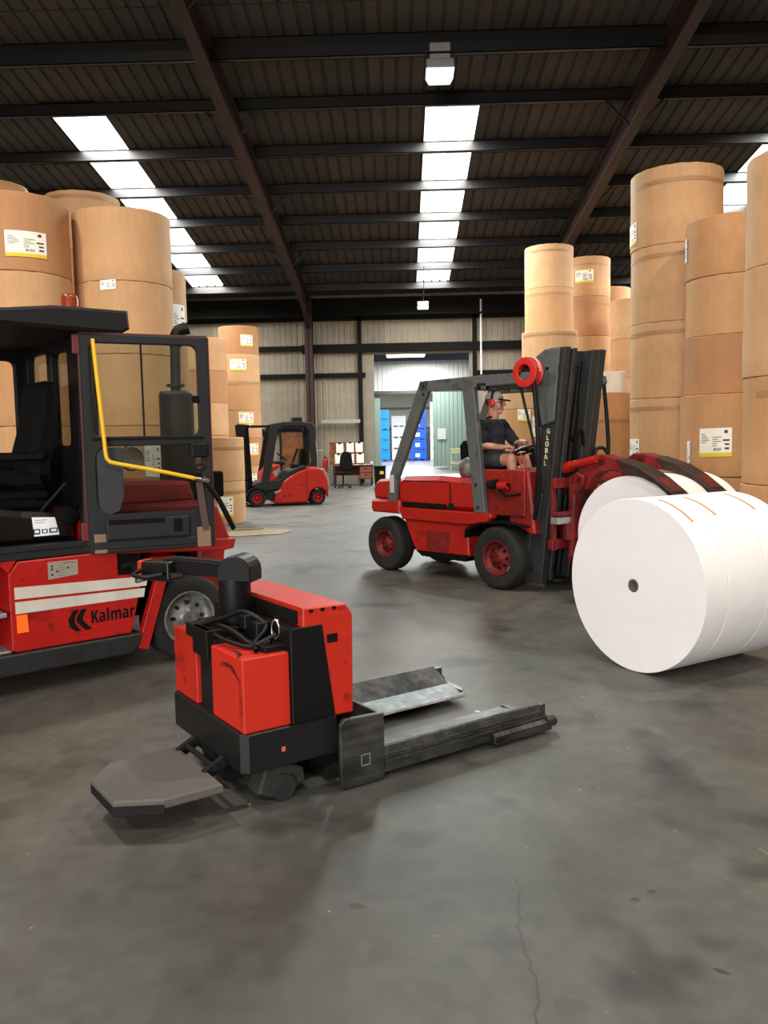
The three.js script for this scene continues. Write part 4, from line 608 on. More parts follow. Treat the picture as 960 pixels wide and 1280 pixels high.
  // overhead guard: flat bars along the sides, slats on top
  const gd = part(t, 'overhead_guard', [0.03, 1.22].flatMap((x) => [
    side([[-1.72, 0.86], [-1.58, 0.86], [-1.54, 1.12], [-0.99, 2.13], [-0.99, 2.25], [-1.12, 2.25], [-1.66, 1.2]], x - 0.03, x + 0.03, 0.006),
    side([[-0.3, 0.8], [-0.14, 0.8], [-0.29, 2.13], [-0.29, 2.25], [-1.12, 2.25], [-1.12, 2.13], [-0.46, 2.12]], x - 0.03, x + 0.03, 0.006),
    side([[-0.3, 2.13], [0.5, 2.14], [0.52, 2.17], [0.5, 2.24], [-0.3, 2.25]], x - 0.03, x + 0.03, 0.006)]), M.grey, 'grey steel overhead guard');
  for (const x of [0.03, 1.22]) part(gd, 'front_leg', tube([[x, 2.16, 0.49], [x, 1.8, 0.53], [x, 1.4, 0.55], [x + (x < 0.5 ? 0.06 : -0.06), 1.0, 0.5], [x + (x < 0.5 ? 0.08 : -0.08), 0.75, 0.42]], 0.022, 8, 30), M.black);
  for (let i = 0; i < 9; i++) part(gd, 'roof_bar', box(0.05, 1.2, 2.16, 2.22, -1.02 + i * 0.18, -0.98 + i * 0.18, 0.004), M.greyDark);
  part(gd, 'sticker', box(-0.003, 0.002, 0.97, 1.18, -1.66, -1.585, 0), M.offwhite, 'white sticker');
  for (const [y, z] of [[2.19, -1.06], [2.1, -1.06], [0.86, -0.24], [1.1, -0.27]]) part(gd, 'bolt', bar([-0.012, y, z], [0.005, y, z], 0.02, 8), M.greyDark);
  part(gd, 'work_lamp', [box(-0.03, 0.06, 2.1, 2.17, -0.22, -0.12, 0.01)], M.dark); part(gd, 'lamp_glass', lathe([[0, 0], [0.03, 0.005], [0.035, 0.02], [0, 0.02]], 12).applyMatrix4(new THREE.Matrix4().makeRotationZ(2.2)).translate(-0.02, 2.12, -0.12), M.chrome);
  // seat, gas bottle, steering
  part(t, 'seat', [side([[-0.9, 1.18], [-0.38, 1.18], [-0.36, 1.24], [-0.42, 1.27], [-0.88, 1.26]], 0.38, 0.86, 0.03), side([[-0.9, 1.2], [-0.78, 1.2], [-0.8, 1.54], [-0.85, 1.57], [-0.91, 1.52]], 0.4, 0.84, 0.03)], M.blackRough);
  part(t, 'gas_bottle', turnX(lathe([[0, 0], [0.06, 0.01], [0.1, 0.05], [0.115, 0.1], [0.115, 0.55], [0.1, 0.6], [0, 0.65]], 24)).translate(0.2, 1.27, -0.66), mat('#a8a294', 0.5, { map: grimeT }), 'pale gas bottle');
  part(t, 'steering_column', [beam([0.62, 0.75, 0.25], [0.62, 1.42, 0.02], 0.09, 0.09), box(0.5, 0.74, 1.26, 1.3, 0.1, 0.3, 0.01)], M.black);
  part(t, 'steering_wheel', [prep(new THREE.TorusGeometry(0.175, 0.014, 8, 32)).applyMatrix4(new THREE.Matrix4().makeRotationX(1.25)).translate(0.62, 1.46, -0.04), lathe([[0, -0.02], [0.05, -0.02], [0.045, 0.02], [0, 0.03]], 14).applyMatrix4(new THREE.Matrix4().makeRotationX(-0.32)).translate(0.62, 1.45, -0.04), beam([0.45, 1.46, -0.04], [0.79, 1.46, -0.04], 0.02, 0.03), bar([0.47, 1.47, -0.1], [0.47, 1.53, -0.11], 0.018, 8)], M.black);
  part(t, 'lever', [bar([0.42, 1.1, 0.12], [0.4, 1.42, 0.02], 0.009, 6), bar([0.37, 1.1, 0.12], [0.35, 1.4, 0.02], 0.009, 6)], mat('#b5352a', 0.4), 'thin red lever');
  // mast, leaning forward
  const lean = 0.13, fz = (f, y) => f + lean * (y - 0.67);
  const chan = (x0, x1, f0, f1, y0, y1) => side([[fz(f0, y0), y0], [fz(f1, y0), y0], [fz(f1, y1), y1], [fz(f0, y1), y1]], x0, x1, 0.008);
  const ms = part(t, 'mast', [chan(0.18, 0.28, 0.33, 0.53, 0.09, 2.47), chan(0.72, 0.84, 0.27, 0.55, 0.09, 2.47), chan(0.2, 0.82, 0.34, 0.4, 0.5, 0.7), chan(0.2, 0.82, 0.34, 0.4, 2.36, 2.44), chan(0.16, 0.3, 0.3, 0.36, 0.3, 0.75)], M.greyDark, 'grey mast uprights');
  part(ms, 'inner_mast', [chan(0.295, 0.36, 0.36, 0.55, 0.12, 2.46), chan(0.6, 0.715, 0.3, 0.55, 0.12, 2.46), chan(0.3, 0.72, 0.4, 0.44, 2.3, 2.45), chan(0.3, 0.72, 0.42, 0.46, 1.0, 1.12)], M.greyDark);
  part(ms, 'guard_plate', side([[fz(0.2, 2.4), 2.4], [fz(0.3, 2.46), 2.46], [fz(0.48, 2.46), 2.46], [fz(0.5, 1.75), 1.75], [fz(0.34, 1.7), 1.7], [fz(0.3, 1.72), 1.72]], 0.15, 0.18, 0.006), M.grey, 'grey gusset plate');
  part(ms, 'bolt', bar([0.145, 2.27, fz(0.36, 2.27)], [0.152, 2.27, fz(0.36, 2.27)], 0.018, 10), M.blackRough);
  part(ms, 'lift_cylinder', [bar([0.43, 0.15, fz(0.42, 0.15)], [0.43, 1.9, fz(0.42, 1.9)], 0.045), bar([0.59, 0.15, fz(0.42, 0.15)], [0.59, 1.9, fz(0.42, 1.9)], 0.045), bar([0.43, 1.9, fz(0.42, 1.9)], [0.43, 2.35, fz(0.42, 2.35)], 0.028), bar([0.59, 1.9, fz(0.42, 1.9)], [0.59, 2.35, fz(0.42, 2.35)], 0.028)], M.black);
  part(ms, 'hydraulic_hose', [tube([[0.4, 0.9, 0.52], [0.38, 1.2, 0.6], [0.34, 1.5, 0.62], [0.4, 1.62, 0.62], [0.5, 1.55, 0.62]], 0.018, 8, 30), tube([[0.5, 1.0, 0.55], [0.52, 1.35, 0.62], [0.48, 1.6, 0.66], [0.56, 1.66, 0.68], [0.62, 1.5, 0.66]], 0.016, 8, 30)], M.blackRough);
  part(ms, 'chain_anchor', [beam([0.39, 2.26, fz(0.45, 2.2)], [0.39, 1.98, fz(0.44, 1.95)], 0.03, 0.03), box(0.375, 0.405, 2.3, 2.34, fz(0.44, 2.3), fz(0.46, 2.3), 0.004)], M.redOld, 'red chain anchor');
  part(ms, 'tilt_pivot', [bar([0.14, 0.75, 0.32], [0.2, 0.75, 0.32], 0.08, 16), side([[0.3, 0.68], [0.44, 0.68], [0.5, 1.0], [0.42, 1.1], [0.36, 0.95]], 0.15, 0.18, 0.006)], M.greyDark);
  part(ms, 'pin', bar([0.132, 0.75, 0.32], [0.142, 0.75, 0.32], 0.045, 14), M.blackRough);
  const letters = 'GLOBAL'.split('').map((ch, i) => { const g = text(ch, 0.05); g.center(); return g.applyMatrix4(new THREE.Matrix4().makeRotationY(-Math.PI / 2)).translate(0.178, 1.652 - i * 0.064, fz(0.43, 1.652 - i * 0.064)); });
  part(ms, 'lettering', letters, mat('#d6c9a2', 0.6), 'cream letters down the mast');
  // hose reel and its hoses
  const reel = part(t, 'hose_reel', turnX(lathe([[0.075, 0.05], [0.075, -0.004], [0.085, -0.012], [0.145, -0.005], [0.152, 0.003], [0.15, 0.012], [0.12, 0.02], [0.115, 0.06], [0.12, 0.1], [0.15, 0.11], [0.15, 0.12], [0.085, 0.12]], 36)).translate(0.0, 2.24, 0.4), mat('#c3231c', 0.45), 'red hose reel ring');
  part(reel, 'reel_hub', [turnX(lathe([[0, 0.085], [0.085, 0.085], [0.085, 0.1], [0, 0.1]], 24)).translate(0, 2.24, 0.4), turnX(lathe([[0, 0.02], [0.035, 0.02], [0.04, 0.1], [0, 0.1]], 14)).translate(0, 2.24, 0.4), beam([0.04, 2.16, 0.35], [0.04, 2.32, 0.45], 0.03, 0.04), bar([0.0, 2.24, 0.35], [0.02, 2.22, 0.33], 0.016, 8)], M.dark);
  part(reel, 'reel_band', prep(new THREE.TorusGeometry(0.155, 0.009, 6, 24, 1.6)).applyMatrix4(new THREE.Matrix4().makeRotationY(-Math.PI / 2)).translate(0.06, 2.24, 0.4), M.offwhite);
  part(t, 'hose', tube([[0.06, 2.12, 0.3], [0.06, 1.9, 0.36], [0.06, 1.6, 0.45], [0.08, 1.3, 0.5], [0.12, 1.0, 0.44], [0.14, 0.8, 0.4]], 0.014, 8, 40), M.black);
  part(t, 'hose', tube([[0.06, 2.12, 0.47], [0.07, 1.95, 0.5], [0.1, 1.7, 0.52]], 0.012, 8, 20), M.black);
  // carriage and clamp
  const cr = part(t, 'carriage', [box(0.17, 0.23, 0.45, 1.16, 0.58, 0.62, 0.006), box(0.8, 0.86, 0.45, 1.16, 0.58, 0.62, 0.006), box(0.16, 0.88, 1.08, 1.18, 0.6, 0.66, 0.008), box(0.16, 0.88, 0.46, 0.56, 0.56, 0.62, 0.008), box(0.16, 0.5, 0.8, 0.84, 0.6, 0.7, 0.006)], M.redOld, 'red carriage');
  part(cr, 'side_shift_block', [box(0.15, 0.36, 0.72, 0.79, 0.6, 0.7, 0.01)], M.alu);
  const cl = part(t, 'clamp_body', [side([[0.66, 0.3], [0.71, 0.38], [0.72, 0.8], [0.74, 1.0], [0.82, 1.1], [0.86, 1.2], [0.76, 1.24], [0.66, 1.18]], 0.36, 0.52, 0.015), side([[0.66, 0.3], [0.71, 0.38], [0.72, 0.8], [0.74, 1.0], [0.82, 1.1], [0.86, 1.2], [0.76, 1.24], [0.66, 1.18]], 1.14, 1.31, 0.015), box(0.3, 1.31, 0.55, 0.75, 0.64, 0.7, 0.01), bar([0.36, 1.16, 0.76], [1.36, 1.16, 0.76], 0.06, 16)], M.redOld, 'red clamp body');
  const arm = [[0.7, 1.1], [0.72, 1.2], [0.84, 1.36], [0.93, 1.41], [1.05, 1.41], [1.2, 1.37], [1.45, 1.29], [1.63, 1.19], [1.78, 1.08], [1.83, 1.03], [1.8, 1.005], [1.73, 1.075], [1.66, 1.125], [1.5, 1.195], [1.34, 1.235], [1.15, 1.25], [1.0, 1.24], [0.92, 1.19], [0.84, 1.06]];
  for (const x of [0.5, 1.2]) {
    const a = part(t, 'clamp_arm', side(arm, x - 0.09, x + 0.09, 0.012), M.redOld, 'red clamp arm with worn pad');
    part(a, 'grip_pad', side([[1.2, 1.375], [1.45, 1.297], [1.63, 1.197], [1.8, 1.07], [1.845, 1.03], [1.805, 1.0], [1.72, 1.078], [1.64, 1.135], [1.45, 1.215], [1.3, 1.24]], x - 0.13, x + 0.13, 0.008), mat('#4a3530', 0.55, { map: grimeT, metalness: 0.3 }), 'worn brown steel grip pad');
    part(a, 'pad_paint', side([[1.64, 1.195], [1.8, 1.076], [1.79, 1.07], [1.64, 1.185]], x - 0.1, x + 0.08, 0), mat('#8a1d16', 0.55, { map: grimeT }), 'patch of red paint');
    part(a, 'pivot_boss', bar([x - 0.09, 1.34, 1.02], [x + 0.09, 1.34, 1.02], 0.035, 12), M.dark);
  }
  part(t, 'clamp_cylinder', [bar([0.36, 1.3, 0.68], [0.38, 1.37, 0.98], 0.04, 14), bar([0.36, 1.27, 0.6], [0.36, 1.3, 0.7], 0.055, 14)], M.red);
  part(t, 'valve_block', [box(0.7, 1.0, 1.3, 1.38, 0.62, 0.72, 0.01), tube([[0.8, 1.38, 0.66], [0.82, 1.46, 0.68], [0.88, 1.47, 0.72], [0.92, 1.4, 0.76]], 0.02, 8, 16)], M.black);
  part(t, 'back_pad', [side([[0.6, 0.2], [0.72, 0.25], [0.735, 0.45], [0.7, 0.5], [0.6, 0.5]], 0.5, 1.25, 0.01)], M.redOld);
}

// ---------------------------------------------------------------- driver
function mc(sdf, lo, hi, cell) {          // mesh of a distance field between two corners
  const size = Math.max(...[0, 1, 2].map((k) => hi[k] - lo[k])) + cell * 4, n = Math.ceil(size / cell), c = [0, 1, 2].map((k) => (lo[k] + hi[k]) / 2), h = size / 2;
  const m = new MarchingCubes(n, undefined, false, false, 60000); m.isolation = 0; m.reset();
  for (let z = 0; z < n; z++) for (let y = 0; y < n; y++) for (let x = 0; x < n; x++) m.field[x + y * n + z * n * n] = -sdf(c[0] + (x - n / 2) / (n / 2) * h, c[1] + (y - n / 2) / (n / 2) * h, c[2] + (z - n / 2) / (n / 2) * h) / cell;
  m.update(); const k = m.count; const g = new THREE.BufferGeometry();
  g.setAttribute('position', new THREE.Float32BufferAttribute(Array.from(m.positionArray.slice(0, k * 3), (v, i) => v * h + c[i % 3]), 3));
  g.setAttribute('normal', new THREE.Float32BufferAttribute(m.normalArray.slice(0, k * 3), 3));
  return prep(g);
}
const smin = (a, b, k) => { const q = clamp(0.5 + 0.5 * (b - a) / k); return b + (a - b) * q - k * q * (1 - q); };
function capsule(A, B, ra, rb) { const d = [0, 1, 2].map((i) => B[i] - A[i]), L = d[0] * d[0] + d[1] * d[1] + d[2] * d[2]; return (x, y, z) => { const p = [x - A[0], y - A[1], z - A[2]], q = clamp((p[0] * d[0] + p[1] * d[1] + p[2] * d[2]) / L); return Math.hypot(p[0] - d[0] * q, p[1] - d[1] * q, p[2] - d[2] * q) - (ra + (rb - ra) * q); }; }
const ell = (C, R) => (x, y, z) => { const k = Math.hypot((x - C[0]) / R[0], (y - C[1]) / R[1], (z - C[2]) / R[2]); return (k - 1) * Math.min(...R); };
const union = (l, k) => (x, y, z) => { let d = 1e3; for (const f of l) d = d > 100 ? f(x, y, z) : smin(d, f(x, y, z), k); return d; };
{
  const base = [0.62, 1.25, -0.62], c = Math.cos(CT.turn), s = Math.sin(CT.turn);
  const t = thing('person', 'person in black polo shirt, cap and red ear defenders driving the clamp forklift', 'person', [CT.pos[0] + base[0] * c + base[2] * s, base[1], CT.pos[2] - base[0] * s + base[2] * c], CT.turn);
  // local: x left, y up from the seat, z forward
  const J = { hipL: [0.09, 0.09, 0.0], hipR: [-0.09, 0.09, 0.0], kneeL: [0.14, 0.12, 0.44], kneeR: [-0.13, 0.11, 0.42], ankL: [0.13, -0.36, 0.5], ankR: [-0.12, -0.36, 0.5], pel: [0, 0.1, 0], chest: [0, 0.42, 0.02], neck: [0, 0.56, 0.03], head: [0.0, 0.73, 0.08], shL: [0.18, 0.49, 0.02], shR: [-0.18, 0.49, 0.02], elL: [0.25, 0.27, 0.18], elR: [-0.25, 0.26, 0.12], haL: [0.13, 0.29, 0.44], haR: [-0.13, 0.24, 0.36] };
  const mid = (a, b, q) => a.map((v, i) => v + (b[i] - v) * q);
  const flesh = [capsule(J.pel, J.chest, 0.13, 0.14), capsule(J.chest, J.neck, 0.11, 0.06), capsule(J.neck, mid(J.neck, J.head, 0.7), 0.055, 0.055), capsule(J.shL, J.elL, 0.052, 0.042), capsule(J.shR, J.elR, 0.052, 0.042), capsule(J.elL, mid(J.elL, J.haL, 0.85), 0.042, 0.028), capsule(J.elR, mid(J.elR, J.haR, 0.85), 0.042, 0.028), capsule(J.hipL, J.kneeL, 0.09, 0.062), capsule(J.hipR, J.kneeR, 0.09, 0.062), capsule(J.kneeL, J.ankL, 0.06, 0.042), capsule(J.kneeR, J.ankR, 0.06, 0.042)];
  const bodyG = mc(union(flesh, 0.03), [-0.34, -0.42, -0.2], [0.34, 0.7, 0.6], 0.014);
  // head, turned a little to the left
  const ht = rad(22), hc = J.head, R = (x, y, z) => [hc[0] + x * Math.cos(ht) + z * Math.sin(ht), hc[1] + y, hc[2] - x * Math.sin(ht) + z * Math.cos(ht)];
  const headF = [ell(R(0, 0.03, -0.01), [0.076, 0.105, 0.095]), capsule(R(0, -0.07, 0.02), R(0, -0.085, 0.055), 0.05, 0.035), capsule(R(0, 0.02, 0.085), R(0, -0.018, 0.112), 0.012, 0.016), capsule(R(-0.03, -0.01, 0.06), R(-0.03, -0.04, 0.05), 0.03, 0.03), capsule(R(0.03, -0.01, 0.06), R(0.03, -0.04, 0.05), 0.03, 0.03), capsule(R(-0.02, -0.053, 0.088), R(0.02, -0.053, 0.088), 0.009, 0.009), capsule(R(0, -0.1, 0.0), R(0, -0.16, -0.02), 0.05, 0.05)];
  const headG = mc((x, y, z) => { let d = union(headF, 0.018)(x, y, z); for (const ex of [-0.032, 0.032]) { const e = R(ex, 0.012, 0.092), q = Math.hypot(x - e[0], y - e[1], z - e[2]) - 0.014; d = -smin(-d, q, 0.008); } return d; }, [hc[0] - 0.12, hc[1] - 0.18, hc[2] - 0.13], [hc[0] + 0.12, hc[1] + 0.16, hc[2] + 0.16], 0.0065);
  const eyes = [-0.032, 0.032].map((ex) => { const e = R(ex, 0.012, 0.078); return prep(new THREE.SphereGeometry(0.011, 8, 6)).translate(...e); });
  function hand(w, dir, sx) {             // palm and five fingers closed on the rim
    const d = V(...dir).normalize(), o = V(...w), up = V(0, 1, 0), n = V().crossVectors(d, up).normalize(), P = (a, b, q) => o.clone().addScaledVector(d, a).addScaledVector(n, b).addScaledVector(up, q).toArray();
    const f = [capsule(P(-0.02, -0.022, 0), P(0.045, -0.024, 0.006), 0.017, 0.016), capsule(P(-0.02, 0.018, 0), P(0.045, 0.02, 0.006), 0.017, 0.016), capsule(P(-0.05, 0, 0), P(0.03, 0, 0.004), 0.024, 0.02)];
    [[-0.03, 0.03], [-0.011, 0.036], [0.009, 0.034], [0.027, 0.026]].forEach(([b, l]) => { f.push(capsule(P(0.05, b, 0.008), P(0.05 + l, b, -0.006), 0.0095, 0.0088), capsule(P(0.05 + l, b, -0.006), P(0.045 + l, b, -0.034), 0.0088, 0.008), capsule(P(0.045 + l, b, -0.034), P(0.025 + l * 0.6, b, -0.046), 0.008, 0.007)); });
    f.push(capsule(P(-0.01, sx * 0.03, -0.004), P(0.03, sx * 0.05, -0.016), 0.012, 0.01), capsule(P(0.03, sx * 0.05, -0.016), P(0.055, sx * 0.042, -0.03), 0.0095, 0.008));
    return mc(union(f, 0.006), [w[0] - 0.1, w[1] - 0.07, w[2] - 0.1], [w[0] + 0.1, w[1] + 0.05, w[2] + 0.12], 0.0055);
  }
  const body = part(t, 'body', [bodyG, headG, hand(J.haL, [-0.12, 0.02, 0.26], 1), hand(J.haR, [0.12, -0.02, 0.24], -1)], M.skin);
  part(t, 'eyes', eyes, M.blackRough);
  const cloth = [capsule(J.pel, J.chest, 0.15, 0.155), capsule(mid(J.pel, J.chest, 0.3), mid(J.pel, J.chest, 0.6), 0.16, 0.158), capsule([0, 0.45, 0.02], [0, 0.53, 0.02], 0.12, 0.075), capsule(J.shL, mid(J.shL, J.elL, 0.85), 0.07, 0.062), capsule(J.shR, mid(J.shR, J.elR, 0.85), 0.07, 0.062), capsule(J.shL, J.shR, 0.068, 0.068)];
  const wr = (f) => (x, y, z) => f(x, y, z) + 0.004 * Math.sin(y * 60 + x * 30) * Math.sin(z * 40 + x * 20);
  const hollow = (f, cut) => (x, y, z) => Math.max(f(x, y, z), cut(x, y, z));
  part(t, 'polo_shirt', mc(hollow(wr(union(cloth, 0.035)), (x, y, z) => y - 0.56), [-0.36, 0.0, -0.2], [0.36, 0.6, 0.35], 0.012), M.shirt, 'black polo shirt');
  part(t, 'collar', prep(new THREE.TorusGeometry(0.062, 0.014, 8, 24)).applyMatrix4(new THREE.Matrix4().makeRotationX(1.4)).translate(0, 0.575, 0.035), M.shirt);
  part(t, 'shorts', mc(union([capsule(J.pel, [0, 0.16, 0], 0.155, 0.15), capsule(J.hipL, mid(J.hipL, J.kneeL, 0.62), 0.105, 0.09), capsule(J.hipR, mid(J.hipR, J.kneeR, 0.62), 0.105, 0.09)], 0.03), [-0.26, -0.08, -0.2], [0.26, 0.3, 0.42], 0.012), M.shorts, 'dark grey shorts');
  for (const k of ['ankL', 'ankR']) part(t, 'boot', mc(union([capsule([J[k][0], J[k][1] - 0.02, J[k][2]], [J[k][0], J[k][1] - 0.1, J[k][2] - 0.01], 0.055, 0.055), capsule([J[k][0], J[k][1] - 0.12, J[k][2] - 0.02], [J[k][0], J[k][1] - 0.125, J[k][2] + 0.13], 0.048, 0.042)], 0.03), [J[k][0] - 0.09, J[k][1] - 0.2, J[k][2] - 0.12], [J[k][0] + 0.09, J[k][1] + 0.05, J[k][2] + 0.22], 0.012), M.blackRough);
  const hg = new THREE.Matrix4().makeRotationY(ht).setPosition(...hc);
  const cap = part(t, 'cap', [prep(new THREE.SphereGeometry(0.1, 24, 12, 0, 6.2832, 0, 1.62).scale(0.86, 0.88, 1.06)).translate(0, 0.055, -0.01), ].map((g) => g.applyMatrix4(hg)), mat('#8b8a88', 0.8), 'grey baseball cap');
  part(cap, 'brim', plan([[-0.078, 0.06], [-0.07, 0.12], [-0.045, 0.165], [0, 0.18], [0.045, 0.165], [0.07, 0.12], [0.078, 0.06], [0.04, 0.085], [0, 0.092], [-0.04, 0.085]], 0.046, 0.064, 0.005).applyMatrix4(new THREE.Matrix4().makeRotationX(0.16)).applyMatrix4(hg), M.blackRough, 'black cap brim');
  const ed = part(t, 'ear_defenders', [-1, 1].map((q) => turnX(lathe([[0, 0], [0.03, 0], [0.038, 0.01], [0.038, 0.03], [0.03, 0.038], [0, 0.038]], 20)).applyMatrix4(new THREE.Matrix4().makeScale(1, 1.2, 0.95)).translate(q > 0 ? 0.074 : -0.112, 0.005, -0.005).applyMatrix4(hg)), mat('#c8141a', 0.35), 'red ear defenders');
  part(ed, 'headband', prep(new THREE.TorusGeometry(0.1, 0.009, 8, 24, Math.PI)).applyMatrix4(new THREE.Matrix4().makeScale(0.96, 1.38, 1.6)).translate(0, 0.02, -0.005).applyMatrix4(hg), M.black);
  part(t, 'glasses', [-1, 1].flatMap((q) => [prep(new THREE.TorusGeometry(0.022, 0.003, 6, 16).scale(1.15, 0.8, 1)).translate(q * 0.032, 0.012, 0.098), bar([q * 0.057, 0.014, 0.094], [q * 0.078, 0.014, 0.0], 0.003, 5)]).map((g) => g.applyMatrix4(hg)), M.black, 'dark rimmed glasses');
  part(t, 'hair', prep(new THREE.SphereGeometry(0.088, 18, 10).scale(0.9, 0.75, 0.95)).translate(0, 0.025, -0.03).applyMatrix4(hg), M.hair);
}

// ---------------------------------------------------------------- small red forklift parked by the end wall (its left side at x = 0)
{
  const t = thing('small_forklift', 'small red and black forklift parked in front of the end wall', 'forklift', [-3.571, 0, -20.254], rad(-73.4));
  wheel(t, 0.0, 0.215, 0, 0.215, 0.19, 0.115, mat('#b01810', 0.5), M.rubber, 1, 6); wheel(t, -1.1, 0.215, 0, 0.215, 0.19, 0.115, M.redOld, M.rubber, -1, 6);
  wheel(t, -0.02, 0.19, -1.53, 0.19, 0.17, 0.105, mat('#b01810', 0.5), M.rubber, 1, 6); wheel(t, -1.08, 0.19, -1.53, 0.19, 0.17, 0.105, M.redOld, M.rubber, -1, 6);
  const arc = (cx, cy, r, a0, a1, n = 8) => Array.from({ length: n + 1 }, (_, i) => [cx + r * Math.cos(rad(a0 + (a1 - a0) * i / n)), cy + r * Math.sin(rad(a0 + (a1 - a0) * i / n))]);
  const body = part(t, 'body', side([[-0.4, 0.1], [-0.48, 0.34], [-0.57, 0.44], [-0.66, 0.62], [-0.85, 0.75], [-1.1, 0.87], [-1.3, 0.92], [-1.58, 0.93], [-1.68, 0.86], [-1.78, 0.62], [-1.81, 0.45], [-1.78, 0.3], [-1.74, 0.24], ...arc(-1.53, 0.2, 0.23, 175, 0, 10), [-1.24, 0.07], [-0.45, 0.07]].reverse(), -1.08, -0.0, 0.03), M.redLinde, 'red body with curved counterweight');
  part(body, 'seam', [box(-0.002, 0.004, 0.1, 0.9, -1.25, -1.24, 0)], M.dark); part(body, 'rear_trim', side([[-1.66, 0.88], [-1.76, 0.62], [-1.8, 0.42], [-1.83, 0.42], [-1.8, 0.64], [-1.7, 0.91]].reverse(), -1.06, -0.02, 0.006), M.alu);
  part(body, 'silver_swoosh', side([[-0.42, 0.36], [-0.58, 0.42], [-0.6, 0.38], [-0.44, 0.31]].reverse(), -0.01, 0.006, 0.002), M.alu);
  part(t, 'deck', [side([[0.02, 0.42], [-0.2, 0.4], [-0.57, 0.42], [-0.68, 0.63], [-1.0, 0.84], [-1.25, 0.94], [-1.2, 1.0], [-0.75, 0.85], [-0.6, 0.66], [-0.1, 0.62], [0.12, 0.55]].reverse(), -1.06, -0.02, 0.015), box(-1.0, -0.08, 0.16, 0.5, -0.5, 0.1, 0.02)], M.trim, 'black deck moulding');
  part(t, 'front_fender', [side([...arc(0, 0.215, 0.27, 10, 165, 10), ...arc(0, 0.215, 0.245, 165, 10, 10)], -0.25, 0.0, 0.004), side([...arc(0, 0.215, 0.27, 10, 165, 10), ...arc(0, 0.215, 0.245, 165, 10, 10)], -1.1, -0.85, 0.004)], M.dark);
  part(t, 'front_cowl', side([[-0.12, 0.6], [-0.46, 0.6], [-0.5, 0.72], [-0.42, 0.86], [-0.62, 1.0], [-0.56, 1.04], [-0.3, 0.98], [-0.16, 0.82]].reverse(), -1.0, -0.1, 0.03), M.redLinde, 'red front cowl');
  part(t, 'seat', [side([[-0.95, 0.88], [-1.3, 0.9], [-1.3, 1.0], [-0.95, 1.02]].reverse(), -0.8, -0.3, 0.03), side([[-1.15, 0.98], [-1.3, 0.98], [-1.34, 1.3], [-1.28, 1.42], [-1.2, 1.4]].reverse(), -0.78, -0.32, 0.03)], M.blackRough);
  part(t, 'control_panel', [side([[-0.55, 1.0], [-0.75, 1.02], [-0.7, 1.12], [-0.52, 1.1]].reverse(), -0.95, -0.15, 0.02), beam([-0.4, 1.05, -0.95], [-0.4, 1.42, -1.1], 0.1, 0.05), prep(new THREE.TorusGeometry(0.15, 0.014, 6, 24)).applyMatrix4(new THREE.Matrix4().makeRotationX(0.9)).translate(-0.6, 1.22, -0.72)], M.black);
  const gd = sub(t, 'overhead_guard'); for (const x of [-0.06, -1.02]) part(gd, 'guard_side_frame', [side([[-0.12, 0.6], [-0.3, 0.6], [-0.42, 1.1], [-0.56, 1.88], [-0.72, 1.97], [-1.25, 1.97], [-1.34, 1.85], [-1.38, 1.0], [-1.52, 1.0], [-1.5, 1.95], [-1.42, 2.05], [-1.1, 2.09], [-0.7, 2.08], [-0.42, 2.03], [-0.36, 1.9]].reverse(), x - 0.04, x + 0.04, 0.012)], M.trim, 'black rounded overhead guard');
  part(gd, 'roof_panel', [box(-1.02, -0.06, 2.02, 2.06, -1.35, -0.5, 0.01), box(-1.02, -0.06, 1.9, 1.98, -1.48, -1.4, 0.01)], M.trim);
  part(gd, 'window_pane', box(-1.0, -0.08, 1.05, 1.9, -1.45, -1.444, 0), M.glass);
  part(t, 'roof_box', side([[-0.98, 2.09], [-1.24, 2.09], [-1.22, 2.2], [-1.0, 2.2]].reverse(), -0.7, -0.35, 0.015), M.dark);
  part(t, 'mast', [side([[0.06, 0.1], [0.2, 0.1], [0.24, 2.02], [0.14, 2.02]], -0.3, -0.2, 0.006), side([[0.06, 0.1], [0.2, 0.1], [0.24, 2.02], [0.14, 2.02]], -0.9, -0.8, 0.006), box(-0.85, -0.25, 1.9, 2.02, 0.14, 0.2, 0.006), box(-0.85, -0.25, 0.4, 0.5, 0.1, 0.16, 0.006)], M.blackRough, 'black mast');
  part(t, 'mast_brace', [beam([-0.25, 1.98, 0.15], [-0.1, 1.98, -0.5], 0.05, 0.06), side([[0.22, 1.72], [0.44, 1.74], [0.46, 2.02], [0.4, 2.05], [0.22, 2.03]], -0.32, -0.12, 0.02), box(-0.2, -0.06, 1.72, 1.88, -0.3, -0.2, 0.02)], M.dark);
  part(t, 'work_lamp', lathe([[0, 0], [0.035, 0.01], [0.03, 0.05], [0, 0.06]], 12).translate(-0.1, 1.98, 0.1), M.chrome);
  part(t, 'fork', [box(-0.4, -0.3, 0.05, 0.09, 0.2, 1.3, 0.008), box(-0.8, -0.7, 0.05, 0.09, 0.2, 1.3, 0.008), box(-0.95, -0.15, 0.15, 0.6, 0.2, 0.26, 0.01)], M.dark);
  part(t, 'rear_post_rail', [bar([-0.02, 1.0, -1.55], [-0.02, 1.6, -1.5], 0.012), bar([-0.02, 1.35, -1.5], [0.0, 1.36, -1.66], 0.014)], M.alu);
}

